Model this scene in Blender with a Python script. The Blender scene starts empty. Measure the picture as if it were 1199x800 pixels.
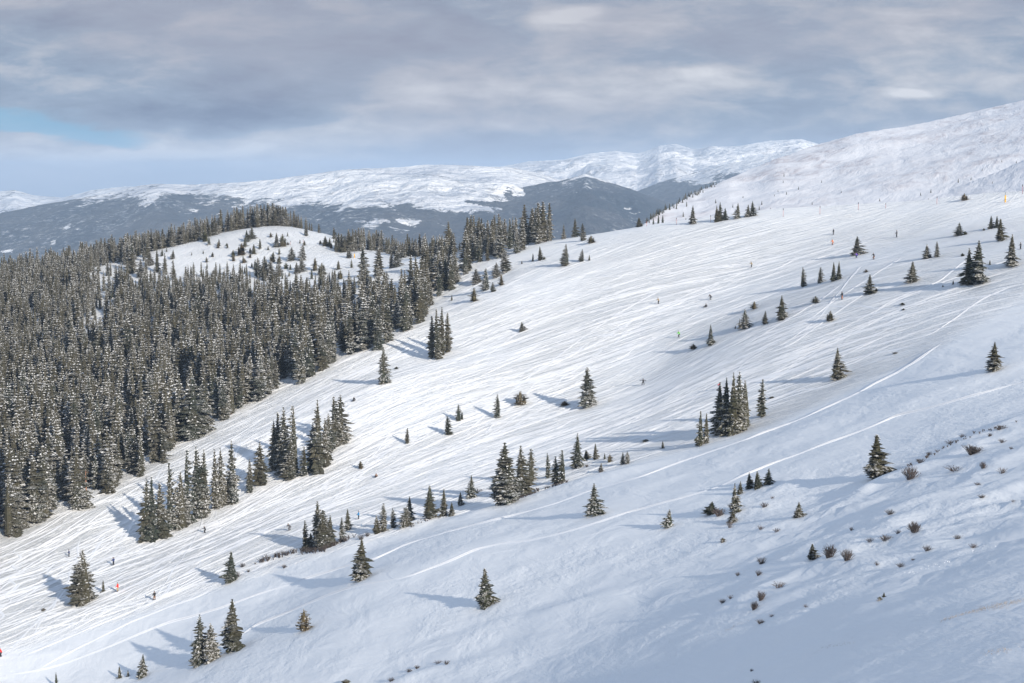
import bpy, math, random
import numpy as np
S = bpy.context.scene
COL = S.collection
R = math.radians
rng = np.random.default_rng(7)
random.seed(7)

# ------------------------------------------------------------------ camera
F = 1900.0                       # focal length in pixels of the 1199 px wide photograph
P = math.atan(195 / F)           # downward pitch
cam_d = bpy.data.cameras.new("camera"); cam = bpy.data.objects.new("camera", cam_d); COL.objects.link(cam)
cam.location = (0, 0, 0); cam.rotation_euler = (R(90) - P, 0, 0)
cam_d.sensor_width = 36; cam_d.lens = 36 * F / 1199; cam_d.clip_start = 1; cam_d.clip_end = 60000
S.camera = cam

# ------------------------------------------------------------------ light
SUN_EL, SUN_AZ = 20.0, -60.0     # azimuth of the sun measured from +X towards +Y
sd = np.array([math.cos(R(SUN_EL)) * math.cos(R(SUN_AZ)), math.cos(R(SUN_EL)) * math.sin(R(SUN_AZ)), math.sin(R(SUN_EL))])
sun_d = bpy.data.lights.new("sun", 'SUN'); sun = bpy.data.objects.new("sun", sun_d); COL.objects.link(sun)
sun_d.energy = 5.0; sun_d.angle = R(0.7); sun_d.color = (1.0, 0.92, 0.80)
from mathutils import Vector
sun.rotation_euler = Vector(sd).to_track_quat('Z', 'Y').to_euler()
S.view_settings.view_transform = 'Standard'; S.view_settings.look = 'None'; S.view_settings.gamma = 1
S.view_settings.exposure = 0.30
S.cycles.use_denoising = True
S.cycles.max_bounces = 6; S.cycles.diffuse_bounces = 3; S.cycles.volume_bounces = 1; S.cycles.transparent_max_bounces = 6

class NT:
    """small node helper"""
    def __init__(s, tree): s.t = tree; s.n = tree.nodes; s.l = tree.links
    def new(s, typ, **kw):
        n = s.n.new(typ)
        for k, v in kw.items(): setattr(n, k, v)
        return n
    def inp(s, sock, v):
        if isinstance(v, bpy.types.NodeSocket): s.l.new(v, sock)
        elif v is not None: sock.default_value = v
    def math(s, op, a, b=None, c=None, clamp=False):
        n = s.new('ShaderNodeMath', operation=op, use_clamp=clamp)
        s.inp(n.inputs[0], a); s.inp(n.inputs[1], b)
        if c is not None: s.inp(n.inputs[2], c)
        return n.outputs[0]
    def mix(s, f, a, b, typ='MIX'):
        n = s.new('ShaderNodeMix', data_type='RGBA', blend_type=typ)
        s.inp(n.inputs[0], f); s.inp(n.inputs[6], a if not isinstance(a, tuple) else (*a, 1)[:4]); s.inp(n.inputs[7], b if not isinstance(b, tuple) else (*b, 1)[:4])
        return n.outputs[2]
    def noise(s, vec, scale, detail=4, rough=.55, dist=0.0):
        n = s.new('ShaderNodeTexNoise'); s.inp(n.inputs['Vector'], vec)
        n.inputs['Scale'].default_value = scale; n.inputs['Detail'].default_value = detail
        n.inputs['Roughness'].default_value = rough; n.inputs['Distortion'].default_value = dist
        return n.outputs[0]
    def comb(s, x, y, z=0.0):
        n = s.new('ShaderNodeCombineXYZ'); s.inp(n.inputs[0], x); s.inp(n.inputs[1], y); s.inp(n.inputs[2], z); return n.outputs[0]
    def sep(s, v):
        n = s.new('ShaderNodeSeparateXYZ'); s.inp(n.inputs[0], v); return n.outputs
    def rng(s, x, a, b, c=0.0, d=1.0):
        n = s.new('ShaderNodeMapRange', interpolation_type='SMOOTHSTEP'); s.inp(n.inputs[0], x)
        for i, q in zip((1, 2, 3, 4), (a, b, c, d)): n.inputs[i].default_value = q
        return n.outputs[0]

# ------------------------------------------------------------------ sky
W = bpy.data.worlds.new("World"); S.world = W; W.use_nodes = True
w = NT(W.node_tree); w.n.clear()
sky = w.new('ShaderNodeTexSky', sky_type='NISHITA'); sky.sun_disc = False
sky.sun_elevation = R(SUN_EL); sky.sun_rotation = R(90 - SUN_AZ); sky.altitude = 3400; sky.dust_density = 0.6
bg1 = w.new('ShaderNodeBackground'); w.l.new(sky.outputs[0], bg1.inputs[0]); bg1.inputs[1].default_value = 0.12
tc = w.new('ShaderNodeTexCoord')
dx, dy, dz = w.sep(tc.outputs['Generated'])
ay = w.math('MAXIMUM', w.math('ABSOLUTE', dy), 0.12)
A = w.math('DIVIDE', dx, ay); E = w.math('DIVIDE', dz, ay)       # tangent plane coordinates of the sky in front
def U(u): return (u - 599.5) / F
def V(v): return (205 - v) / F
def blob(u, v, su, sv, tilt=0.0):
    a = w.math('SUBTRACT', A, U(u)); e = w.math('SUBTRACT', E, V(v))
    e = w.math('SUBTRACT', e, w.math('MULTIPLY', a, tilt))
    e = w.math('ADD', e, w.math('MULTIPLY', w.math('SUBTRACT', wob, 0.5), 0.035))
    q = w.math('ADD', w.math('POWER', w.math('ABSOLUTE', w.math('MULTIPLY', a, F / su)), 2.0), w.math('POWER', w.math('ABSOLUTE', w.math('MULTIPLY', e, F / sv)), 2.0))
    return w.math('EXPONENT', w.math('MULTIPLY', q, -1.0))
wob = w.noise(w.comb(w.math('MULTIPLY', A, 9), w.math('MULTIPLY', E, 26)), 1.0, 4, .55)
n1 = w.noise(w.comb(w.math('MULTIPLY', A, 9), w.math('ADD', w.math('MULTIPLY', E, 32), 5.3)), 1.0, 7, .58, .3)
n2 = w.noise(w.comb(w.math('MULTIPLY', A, 26), w.math('ADD', w.math('MULTIPLY', E, 80), 8.0)), 1.0, 6, .6, .3)
lum = w.math('ADD', w.math('MULTIPLY', w.math('SUBTRACT', n1, .5), 1.3), w.math('MULTIPLY', w.math('SUBTRACT', n2, .5), .9))
for (u, v, su, sv, t, g) in [(230, 134, 180, 24, 0.03, -.50), (420, 60, 260, 50, 0, -.12), (330, 150, 180, 11, .12, .30), (620, 105, 260, 26, .02, .30), (350, 176, 160, 9, .03, .25), (560, 150, 160, 10, 0, .18),
                             (665, 22, 42, 14, .1, .55), (740, 38, 60, 12, 0, .30), (1060, 106, 30, 9, 0, .60), (150, 178, 150, 9, -.03, .45), (60, 200, 160, 10, 0, .15), (300, 195, 200, 8, 0, .15), (40, 178, 60, 6, 0, .2), (980, 60, 120, 30, 0, .16), (1100, 30, 160, 20, 0, .14), (480, 20, 120, 16, 0, .12), (800, 95, 70, 9, 0, .26), (300, 168, 170, 10, .06, .30), (520, 172, 220, 14, 0.02, -.16),
                             (100, 205, 260, 12, 0, -.05), (900, 140, 160, 30, 0, .06), (800, 45, 200, 16, .1, -.10), (40, 190, 90, 8, 0, .14), (1100, 90, 150, 60, 0, .03)]:
    lum = w.math('ADD', lum, w.math('MULTIPLY', blob(u, v, su, sv, t), g))
lum = w.math('ADD', lum, 0.5)
lum = w.math('MINIMUM', w.math('MAXIMUM', lum, 0.0), 1.0)
cr = w.new('ShaderNodeValToRGB'); w.l.new(lum, cr.inputs[0])
el = cr.color_ramp.elements
el[0].position = 0.0; el[0].color = (.150, .185, .280, 1)
el[1].position = 1.0; el[1].color = (.74, .74, .76, 1)
e2 = el.new(.45); e2.color = (.285, .350, .450, 1)
e3 = el.new(.72); e3.color = (.500, .515, .560, 1)
warm = w.noise(w.comb(w.math('MULTIPLY', A, 3), w.math('MULTIPLY', E, 9), 4.0), 1.0, 3, .5)
cc = w.mix(w.rng(warm, .38, .62, 0, .6), cr.outputs[0], (.37, .365, .43))
low = w.rng(E, V(222), V(165), 1.0, 0.0)                            # bluish layer low over the ranges
cc = w.mix(w.math('MULTIPLY', low, .20), cc, (.33, .37, .43))
SKYMUL = 0.82
up = w.rng(dz, 0.10, 0.55, SKYMUL, SKYMUL * 1.8)                             # thinner, brighter cloud overhead
cc = w.mix(w.math('MULTIPLY', w.rng(dz, .12, .45), .45), cc, (.24, .36, .52))
bg2 = w.new('ShaderNodeBackground'); w.l.new(cc, bg2.inputs[0]); w.l.new(up, bg2.inputs[1])
gap = w.math('ADD', blob(5, 146, 95, 15, -.05), w.math('MULTIPLY', blob(95, 160, 90, 7, -.03), .85))
gap = w.math('ADD', gap, w.math('MULTIPLY', blob(880, 5, 260, 20, .1), .10))
gap = w.math('MULTIPLY', w.rng(w.math('ADD', gap, w.math('MULTIPLY', w.math('SUBTRACT', n2, .5), .9)), .22, .85), .78)
bg3 = w.new('ShaderNodeBackground'); bg3.inputs[0].default_value = (.15, .42, .62, 1); bg3.inputs[1].default_value = SKYMUL   # clear blue air seen through the gap
high = w.rng(dz, .25, .9, 0.0, .55)
m0 = w.new('ShaderNodeMixShader'); w.l.new(high, m0.inputs[0]); w.l.new(bg2.outputs[0], m0.inputs[1]); w.l.new(bg1.outputs[0], m0.inputs[2])
m1 = w.new('ShaderNodeMixShader'); w.l.new(gap, m1.inputs[0]); w.l.new(m0.outputs[0], m1.inputs[1]); w.l.new(bg3.outputs[0], m1.inputs[2])
wo = w.new('ShaderNodeOutputWorld'); w.l.new(m1.outputs[0], wo.inputs[0])

# ------------------------------------------------------------------ helpers
def tag(o, label=None, cat=None, group=None, kind=None):
    if label: o["label"] = label
    if cat: o["category"] = cat
    if group: o["group"] = group
    if kind: o["kind"] = kind
    return o

def mesh_tris(name, V_, T_, mats=(), mi=None, smooth=False):
    V_ = np.ascontiguousarray(V_, dtype=np.float32); T_ = np.ascontiguousarray(T_, dtype=np.int32)
    k = T_.shape[1]
    me = bpy.data.meshes.new(name)
    me.vertices.add(len(V_)); me.vertices.foreach_set('co', V_.ravel())
    me.loops.add(T_.size); me.loops.foreach_set('vertex_index', T_.ravel())
    me.polygons.add(len(T_)); me.polygons.foreach_set('loop_start', np.arange(0, T_.size, k, dtype=np.int32))
    me.polygons.foreach_set('loop_total', np.full(len(T_), k, dtype=np.int32))
    for m in mats: me.materials.append(m)
    if mi is not None: me.polygons.foreach_set('material_index', np.asarray(mi, dtype=np.int32))
    me.polygons.foreach_set('use_smooth', np.full(len(T_), smooth, dtype=bool))
    me.update(calc_edges=True)
    return me
def link(name, me, parent=None):
    o = bpy.data.objects.new(name, me); COL.objects.link(o)
    if parent: o.parent = parent
    return o
def attr(me, name, a):
    at = me.attributes.new(name, 'FLOAT', 'POINT'); at.data.foreach_set('value', np.asarray(a, dtype=np.float32).ravel())
def empty(name, loc, rz=0.0):
    o = bpy.data.objects.new(name, None); COL.objects.link(o); o.location = loc; o.rotation_euler = (0, 0, rz)
    o.empty_display_size = .3
    return o

class Parts:
    """collects triangles for one mesh"""
    def __init__(s): s.V = []; s.T = []; s.M = []; s.n = 0
    def add(s, V_, T_, m=0):
        V_ = np.asarray(V_, float); T_ = np.asarray(T_, int)
        s.V.append(V_); s.T.append(T_ + s.n); s.n += len(V_); s.M.append(np.full(len(T_), m))
    def tube(s, pts, rad, n=5, m=0):
        pts = np.asarray(pts, float); k = len(pts); rad = np.broadcast_to(np.asarray(rad, float), (k,))
        d = np.gradient(pts, axis=0); d /= np.linalg.norm(d, axis=1)[:, None] + 1e-9
        ref = np.array([0, 0, 1.]) if abs(d[0][2]) < .9 else np.array([1., 0, 0])
        a = np.cross(d, ref); a /= np.linalg.norm(a, axis=1)[:, None] + 1e-9; b = np.cross(d, a)
        th = np.arange(n) * 2 * np.pi / n
        V_ = pts[:, None] + rad[:, None, None] * (np.cos(th)[None, :, None] * a[:, None] + np.sin(th)[None, :, None] * b[:, None])
        V_ = np.vstack([V_.reshape(-1, 3), pts[:1], pts[-1:]])
        T_ = []
        for i in range(k - 1):
            for j in range(n):
                q = i * n + j; r = i * n + (j + 1) % n
                T_ += [(q, r, q + n), (r, r + n, q + n)]
        for j in range(n): T_ += [(k * n, (j + 1) % n, j), (k * n + 1, (k - 1) * n + j, (k - 1) * n + (j + 1) % n)]
        s.add(V_, T_, m)
    def ball(s, c, r, m=0, nu=10, nv=7):
        r = np.broadcast_to(np.asarray(r, float), (3,)); th = np.arange(nu) * 2 * np.pi / nu; ph = np.linspace(.0, np.pi, nv)
        V_ = [(np.sin(p) * np.cos(t), np.sin(p) * np.sin(t), np.cos(p)) for p in ph for t in th]
        V_ = np.array(V_) * r + np.asarray(c, float)
        T_ = []
        for i in range(nv - 1):
            for j in range(nu):
                q = i * nu + j; r2 = i * nu + (j + 1) % nu
                T_ += [(q, q + nu, r2), (r2, q + nu, r2 + nu)]
        s.add(V_, T_, m)
    def box(s, c, d, m=0):
        c = np.asarray(c, float); d = np.asarray(d, float) / 2
        V_ = np.array([(x, y, z) for x in (-1, 1) for y in (-1, 1) for z in (-1, 1)]) * d + c
        s.add(V_, [(0, 1, 3), (0, 3, 2), (4, 6, 7), (4, 7, 5), (0, 4, 5), (0, 5, 1), (2, 3, 7), (2, 7, 6), (0, 2, 6), (0, 6, 4), (1, 5, 7), (1, 7, 3)], m)
    def arrays(s): return np.vstack(s.V), np.vstack(s.T), np.concatenate(s.M)
    def mesh(s, name, mats, smooth=False):
        V_, T_, M_ = s.arrays(); return mesh_tris(name, V_, T_, mats, M_, smooth)

def vnoise(x, y, seed=0):
    xi = np.floor(x).astype(np.int64); yi = np.floor(y).astype(np.int64); fx = x - xi; fy = y - yi
    fx = fx * fx * fx * (fx * (fx * 6 - 15) + 10); fy = fy * fy * fy * (fy * (fy * 6 - 15) + 10)
    def h(a, b):
        n = (a * 374761393 + b * 668265263 + seed * 982451653) & 0xFFFFFFFF
        n = ((n ^ (n >> 13)) * 1274126177) & 0xFFFFFFFF
        return ((n ^ (n >> 16)) & 0xFFFF) / 32767.5 - 1
    return (h(xi, yi) * (1 - fx) + h(xi + 1, yi) * fx) * (1 - fy) + (h(xi, yi + 1) * (1 - fx) + h(xi + 1, yi + 1) * fx) * fy
def fbm(x, y, oct=4, seed=0, ridged=False):
    s = 0; a = 1.0; t = 0
    for i in range(oct):
        v = vnoise(x * 2 ** i + 13.7 * i, y * 2 ** i - 7.1 * i, seed + i)
        if ridged: v = 1 - 2 * np.abs(v)
        s = s + a * v; t += a; a *= .5
    return s / t
def sstep(x, a, b):
    t = np.clip((x - a) / (b - a), 0, 1); return t * t * (3 - 2 * t)

# ------------------------------------------------------------------ terrain of the bowl
def ray(u, v):
    a = (u - 599.5) / F; b = -(v - 400) / F
    dy_ = math.cos(P) + b * math.sin(P); dz_ = -math.sin(P) + b * math.cos(P)
    return np.array([a / dy_, 1.0, dz_ / dy_])
def project(x, y, z):
    f = y * math.cos(P) - z * math.sin(P); up_ = y * math.sin(P) + z * math.cos(P)
    return 599.5 + F * x / f, 400 - F * up_ / f
def tps(P3, lam):
    X = P3[:, :2] / 100; n = len(X)
    def K(A_, B_):
        r2 = ((A_[:, None, :] - B_[None]) ** 2).sum(-1); return .5 * r2 * np.log(r2 + 1e-12)
    M = np.zeros((n + 3, n + 3)); M[:n, :n] = K(X, X) + lam * np.eye(n); M[:n, n:] = np.c_[np.ones(n), X]; M[n:, :n] = M[:n, n:].T
    wv = np.linalg.solve(M, np.r_[P3[:, 2], 0, 0, 0])
    def z(x, y):
        s = np.shape(x); Q = np.c_[np.ravel(x), np.ravel(y)] / 100; out = np.empty(len(Q))
        for i in range(0, len(Q), 20000):
            q = Q[i:i + 20000]; out[i:i + 20000] = K(q, X) @ wv[:n] + np.c_[np.ones(len(q)), q] @ wv[n:]
        return out.reshape(s)
    return z
CP = [(0,800,340),(0,765,355),(137,690,390),(0,700,400),(0,625,455),(100,580,480),(240,622,440),(340,620,405),(300,480,560),(450,445,540),
(415,470,520),(450,400,600),(500,420,570),(600,330,650),(520,350,680),(753,450,480),(770,355,560),(695,475,470),(760,264,700),(640,290,710),
(881,312,580),(1050,275,560),(987,347,460),(1199,225,580),(900,248,660),(1141,333,420),(1199,400,350),(1165,432,330),(980,443,390),(830,403,480),
(1025,559,265),(850,510,370),(590,588,370),(695,603,315),(568,708,270),(425,675,320),(240,775,305),(275,760,315),(355,738,300),
(600,800,220),(1199,500,260),(1199,600,200),(1199,800,116),(900,800,154),(1068,617,215),(900,700,200),(0,900,290),(600,900,180),(1199,1000,78),(1400,400,300),
(1400,230,560),(330,264,1000),(430,300,880),(400,320,830),(300,345,800),(200,320,900),(160,300,970),(480,300,860),(560,290,800),(620,285,750),
(0,330,950),(-150,340,980),(0,450,680),(150,450,670),(150,560,500),(-150,620,460),(300,420,650),(-150,900,280)]
P3 = np.array([ray(c[0], c[1]) * c[2] for c in CP])
P3 = np.vstack([P3, [[0, 0, -2.5], [-60, 60, -35], [75, 860, -62], [170, 830, -52], [250, 780, -45], [330, 760, -40], [-150, 1230, -95], [-330, 1200, -125], [-20, 1050, -85], [30, 950, -75], [-450, 1150, -150]]])
z0 = tps(P3, 0.02)

def poly_mask(u, v, poly):
    p = np.array(poly, float); inside = np.zeros(np.shape(u), bool); j = len(p) - 1
    for i in range(len(p)):
        c = ((p[i, 1] > v) != (p[j, 1] > v)) & (u < (p[j, 0] - p[i, 0]) * (v - p[i, 1]) / (p[j, 1] - p[i, 1] + 1e-12) + p[i, 0])
        inside ^= c; j = i
    return inside
def cast0(u, v, zf, lo=90, hi=1300):
    Ys = np.arange(lo, hi, 1.5); q = ray(u, v); h = zf(q[0] * Ys, Ys) - q[2] * Ys
    s = np.where((h[:-1] < 0) & (h[1:] >= 0))[0]
    if len(s) == 0: return None
    i = s[0]; Y = Ys[i] + 1.5 * (-h[i]) / (h[i + 1] - h[i]); p = q * Y; return p
# the edge line between the groomed run and the untouched slope, as a world polyline y(x)
edge_w = np.array([cast0(u, v, z0)[:2] for u, v in [(0, 757), (80, 735), (160, 712), (260, 682), (350, 655), (460, 622), (600, 578), (720, 548), (830, 520), (900, 497), (1000, 452), (1100, 405), (1190, 350)]])
edge_w = edge_w[np.argsort(edge_w[:, 0])]
def off_piste(x, y):                                   # 1 on the untouched slope nearer than the run
    return sstep(np.interp(x, edge_w[:, 0], edge_w[:, 1]) - y, -6, 10)
lips = []                                              # wind-scoured rims in the slope: polyline, height, width
for pts, h, wd in [([(1010, 575), (1080, 540), (1130, 515), (1199, 490)], 1.3, 5.0), ([(1040, 602), (1100, 580), (1140, 562), (1160, 545)], .7, 3.0),
                   ([(860, 700), (910, 660), (960, 655), (1050, 628), (1130, 625)], .6, 3.5), ([(560, 735), (640, 715), (720, 690)], .5, 5.0), ([(450, 800), (500, 785), (560, 772)], .6, 3.0),
                   ([(330, 660), (400, 640), (450, 618), (560, 600), (650, 572), (720, 555)], 1.0, 5.0), ([(830, 595), (880, 590), (905, 575)], .6, 3.5)]:
    lips.append((np.array([cast0(u, v, z0)[:2] for u, v in pts]), h, wd))
zc_ = cast0(1080, 610, z0)                              # middle of the wind-scoured drift field
def zf(x, y):
    x = np.asarray(x, float); y = np.asarray(y, float)
    z = z0(x, y); op = off_piste(x, y)
    z = z + .55 * fbm(x / 34, y / 34, 3, 3) * (1 + .3 * op) + op * .10 * fbm((x * .8 + y * .6) / 3.2, (y * .8 - x * .6) / 9, 3, 9)
    z = z + (1 - op) * .16 * fbm(x / 9, y / 9, 2, 21)
    zone = np.exp(-(((x - zc_[0]) / 34) ** 2 + ((y - zc_[1]) / 60) ** 2))
    z = z + op * zone * (.85 * fbm((x * .8 + y * .6) / 5.5, (y * .8 - x * .6) / 14, 3, 15, ridged=True) - .2)
    for pl, h, wd in lips:
        best = np.full(np.shape(x), 1e9); sgn = np.zeros(np.shape(x))
        for a, b in zip(pl[:-1], pl[1:]):
            d = b - a; L = np.dot(d, d); t = np.clip(((x - a[0]) * d[0] + (y - a[1]) * d[1]) / L, 0, 1)
            ex = x - a[0] - t * d[0]; ey = y - a[1] - t * d[1]; q = ex * ex + ey * ey
            cr_ = d[0] * ey - d[1] * ex; m = q < best; best = np.where(m, q, best); sgn = np.where(m, np.sign(cr_), sgn)
        dist = np.sqrt(best) * sgn                     # + on the far side
        z = z + h * np.where(dist < 0, np.exp(-(dist / (wd * 1.6)) ** 2), np.exp(-(dist / (wd * .45)) ** 2)) * (.7 + .5 * vnoise(x / 7, y / 7, 5))
    return z
xs = np.arange(-560, 460.1, 2.0)
ys = [25.0]
while ys[-1] < 1420: ys.append(ys[-1] + .9 + ys[-1] * .0016)
ys = np.array(ys)
GX, GY = np.meshgrid(xs, ys); GZ = zf(GX, GY)
def zg(x, y):                                           # bilinear look-up of the very mesh the things stand on
    x = np.clip(np.asarray(x, float), xs[0], xs[-1] - 1e-6); y = np.clip(np.asarray(y, float), ys[0], ys[-1] - 1e-6)
    i = ((x - xs[0]) / 2.0).astype(int); j = np.clip(np.searchsorted(ys, y, 'right') - 1, 0, len(ys) - 2)
    fx = (x - xs[i]) / 2.0; fy = (y - ys[j]) / (ys[j + 1] - ys[j])
    return (GZ[j, i] * (1 - fx) + GZ[j, i + 1] * fx) * (1 - fy) + (GZ[j + 1, i] * (1 - fx) + GZ[j + 1, i + 1] * fx) * fy
def cast(u, v):
    for k in range(34):
        p = cast0(u, v + k, zg)
        if p is not None: return p
    raise ValueError((u, v))
def grid_mesh(name, X, Y, Z, mats):
    r, c = X.shape; idx = np.arange(r * c).reshape(r, c)
    T_ = np.stack([idx[:-1, :-1], idx[:-1, 1:], idx[1:, 1:], idx[1:, :-1]], -1).reshape(-1, 4)
    return mesh_tris(name, np.c_[X.ravel(), Y.ravel(), Z.ravel()], T_, mats, smooth=True)

# heading field of the ski traffic: least-squares stream function psi(x, y)
smp = []
for v in list(range(242, 285, 7)) + list(range(285, 770, 25)):
    for u in range(20, 1240, 60):
        t = .55 - .28 * u / 1000
        c = cast0(u, v, z0); d = cast0(u + 10, v - 10 * t, z0)
        if c is None or d is None: continue
        d = d - c; n = np.hypot(d[0], d[1])
        if (v < 285 and u < 640) or (v < 262 and u < 900) or n > 60: continue
        smp.append((c[0], c[1], d[0] / n, d[1] / n))
smp = np.array(smp)
PW = [(i, j) for i in range(6) for j in range(6 - i) if i + j > 0]
def pgrad(x, y):
    x = x / 300; y = (y - 550) / 300
    gx = np.stack([i * x ** max(i - 1, 0) * y ** j for i, j in PW], -1) / 300
    gy = np.stack([j * x ** i * y ** max(j - 1, 0) for i, j in PW], -1) / 300
    return gx, gy
def pval(x, y, c):
    x = x / 300; y = (y - 550) / 300
    return sum(k * x ** i * y ** j for k, (i, j) in zip(c, PW))
gx, gy = pgrad(smp[:, 0], smp[:, 1])
along = gx * smp[:, 2:3] + gy * smp[:, 3:4]; across = -gx * smp[:, 3:4] + gy * smp[:, 2:3]
def solve(A0, A1):
    M = np.vstack([A0 * 1.5, A1 * .5]); b = np.r_[np.zeros(len(A0)), np.ones(len(A1)) * .5]
    return np.linalg.lstsq(M, b, rcond=None)[0]
c_t = solve(along, across); c_s = solve(across, along)

# ------------------------------------------------------------------ materials
def mat(name):
    m = bpy.data.materials.new(name); m.use_nodes = True; t = NT(m.node_tree); b = m.node_tree.nodes['Principled BSDF']
    return m, t, b
def plain(name, col, rough=.7, metal=0.0):
    m, t, b = mat(name); pos = t.new('ShaderNodeTexCoord').outputs['Object']
    n = t.noise(pos, 14.0, 3); t.l.new(t.mix(n, tuple(c * .8 for c in col), tuple(min(c * 1.2, 1) for c in col)), b.inputs['Base Color'])
    b.inputs['Roughness'].default_value = rough; b.inputs['Metallic'].default_value = metal
    return m
def snow_material():
    m, t, b = mat('snow_ground'); pos = t.new('ShaderNodeNewGeometry').outputs['Position']
    def at(n): a = t.new('ShaderNodeAttribute'); a.attribute_name = n; return a.outputs['Fac']
    s, tt, off, gr = at('flow_along'), at('flow_across'), at('off_piste'), at('grass')
    sx = t.math('MULTIPLY', s, .045)
    a1 = t.noise(t.comb(sx, t.math('MULTIPLY', tt, .55)), 1.0, 4, .62, .35)
    a2 = t.noise(t.comb(t.math('MULTIPLY', s, .07), t.math('MULTIPLY', tt, 1.9), 5.0), 1.0, 4, .62, .35)
    rot = t.math('ADD', t.math('MULTIPLY', tt, .9), t.math('MULTIPLY', s, .35))
    a3 = t.noise(t.comb(t.math('MULTIPLY', s, .10), rot, 9.0), 1.0, 2, .5, .8)
    rot2 = t.math('SUBTRACT', t.math('MULTIPLY', tt, .8), t.math('MULTIPLY', s, .22))
    a4 = t.noise(t.comb(t.math('MULTIPLY', s, .06), rot2, 19.0), 1.0, 3, .6, 1.2)
    a5 = t.rng(t.noise(t.comb(t.math('MULTIPLY', s, .09), t.math('MULTIPLY', tt, 3.6), 27.0), 1.0, 3, .6, .5), .42, .60, 0, .12)
    trk = t.math('ADD', t.math('MULTIPLY', t.rng(a1, .38, .62), .26), t.math('ADD', t.math('MULTIPLY', t.rng(a2, .40, .60), .24), t.math('ADD', t.math('MULTIPLY', t.rng(a3, .44, .56), .14), t.math('MULTIPLY', t.rng(a4, .45, .55), .12))))
    chop = t.noise(pos, 1.1, 3, .6)
    patch = t.rng(t.noise(pos, .018, 3, .5), .30, .62, .55, 1.15)
    run = t.math('MULTIPLY', t.math('ADD', t.math('MULTIPLY', t.math('ADD', trk, a5), patch), t.math('MULTIPLY', chop, .22)), t.math('SUBTRACT', 1.0, off))
    # wind-worked snow off the run
    px, py, pz = t.sep(pos)
    wv = t.comb(t.math('ADD', t.math('MULTIPLY', px, .85), t.math('MULTIPLY', py, .5)), t.math('SUBTRACT', t.math('MULTIPLY', py, .28), t.math('MULTIPLY', px, .45)), pz)
    d1 = t.noise(wv, .16, 4, .55, .5); d2 = t.noise(wv, .9, 4, .6, .4)
    sas = t.rng(t.noise(pos, .03, 2), .42, .62)
    wind = t.math('ADD', t.math('MULTIPLY', d1, .55), t.math('MULTIPLY', t.math('MULTIPLY', d2, sas), .22))
    wind = t.math('MULTIPLY', wind, t.math('ADD', t.math('MULTIPLY', off, .8), .2))
    bp = t.new('ShaderNodeBump'); bp.inputs['Strength'].default_value = 1.0; bp.inputs['Distance'].default_value = 1.0
    t.l.new(t.math('ADD', run, wind), bp.inputs['Height']); t.l.new(bp.outputs[0], b.inputs['Normal'])
    tint = t.noise(pos, .05, 4, .6)
    base = t.mix(tint, (.83, .845, .86), (.88, .885, .89))
    tuft = t.rng(t.math('ADD', t.noise(wv, 1.4, 5, .7), t.math('MULTIPLY', gr, .35)), .72, .84)
    base = t.mix(t.math('MULTIPLY', t.math('MULTIPLY', tuft, gr), .45), base, (.34, .26, .20))
    t.l.new(base, b.inputs['Base Color']); b.inputs['Roughness'].default_value = .55; b.inputs['Specular IOR Level'].default_value = .3
    return m
M_SNOW = snow_material()
def foliage(name, lo, hi, tip):
    m, t, b = mat(name); g = t.new('ShaderNodeNewGeometry'); pos = g.outputs['Position']
    oi = t.new('ShaderNodeObjectInfo')
    big = t.math('ADD', t.math('MULTIPLY', t.noise(pos, .19, 3, .6), .9), t.math('MULTIPLY', oi.outputs['Random'], .25))
    c = t.mix(t.rng(big, .36, .70), lo, hi)
    c = t.mix(t.rng(t.noise(pos, 1.7, 3, .6), .5, .75, 0, .6), c, tip)
    # rime and powder on faces that look up
    nz = t.math('ABSOLUTE', t.sep(g.outputs['True Normal'])[2])
    sn = t.rng(t.math('ADD', t.noise(pos, 2.1, 3, .7), t.math('MULTIPLY', nz, .10)), .56, .70, 0, .60)
    sn = t.math('MULTIPLY', sn, t.rng(t.noise(pos, .10, 3, .6), .38, .62, .15, 1.25))
    c = t.mix(sn, c, (.66, .66, .67))
    t.l.new(c, b.inputs['Base Color']); b.inputs['Roughness'].default_value = .8; b.inputs['Specular IOR Level'].default_value = .15
    return m
M_NEEDLE = foliage('spruce_needles', (.023, .031, .023), (.052, .048, .031), (.078, .066, .043))
M_PINE = foliage('pine_needles', (.050, .055, .025), (.085, .065, .035), (.12, .095, .05))
M_DARK = foliage('dark_spruce_needles', (.020, .028, .018), (.045, .042, .024), (.070, .056, .034))
def snowload():
    m, t, b = mat('snow_on_boughs'); pos = t.new('ShaderNodeNewGeometry').outputs['Position']
    t.l.new(t.mix(t.noise(pos, 3.0, 2), (.52, .53, .54), (.76, .76, .77)), b.inputs['Base Color']); b.inputs['Roughness'].default_value = .6
    return m
M_LOAD = snowload()
M_BARK = plain('spruce_bark', (.085, .06, .045), .9)
M_DEAD = plain('dead_wood', (.33, .17, .11), .9)
M_TWIG = plain('willow_twigs', (.062, .050, .046), .9)
M_TWIG2 = plain('grey_twigs', (.095, .075, .068), .9)

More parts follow.
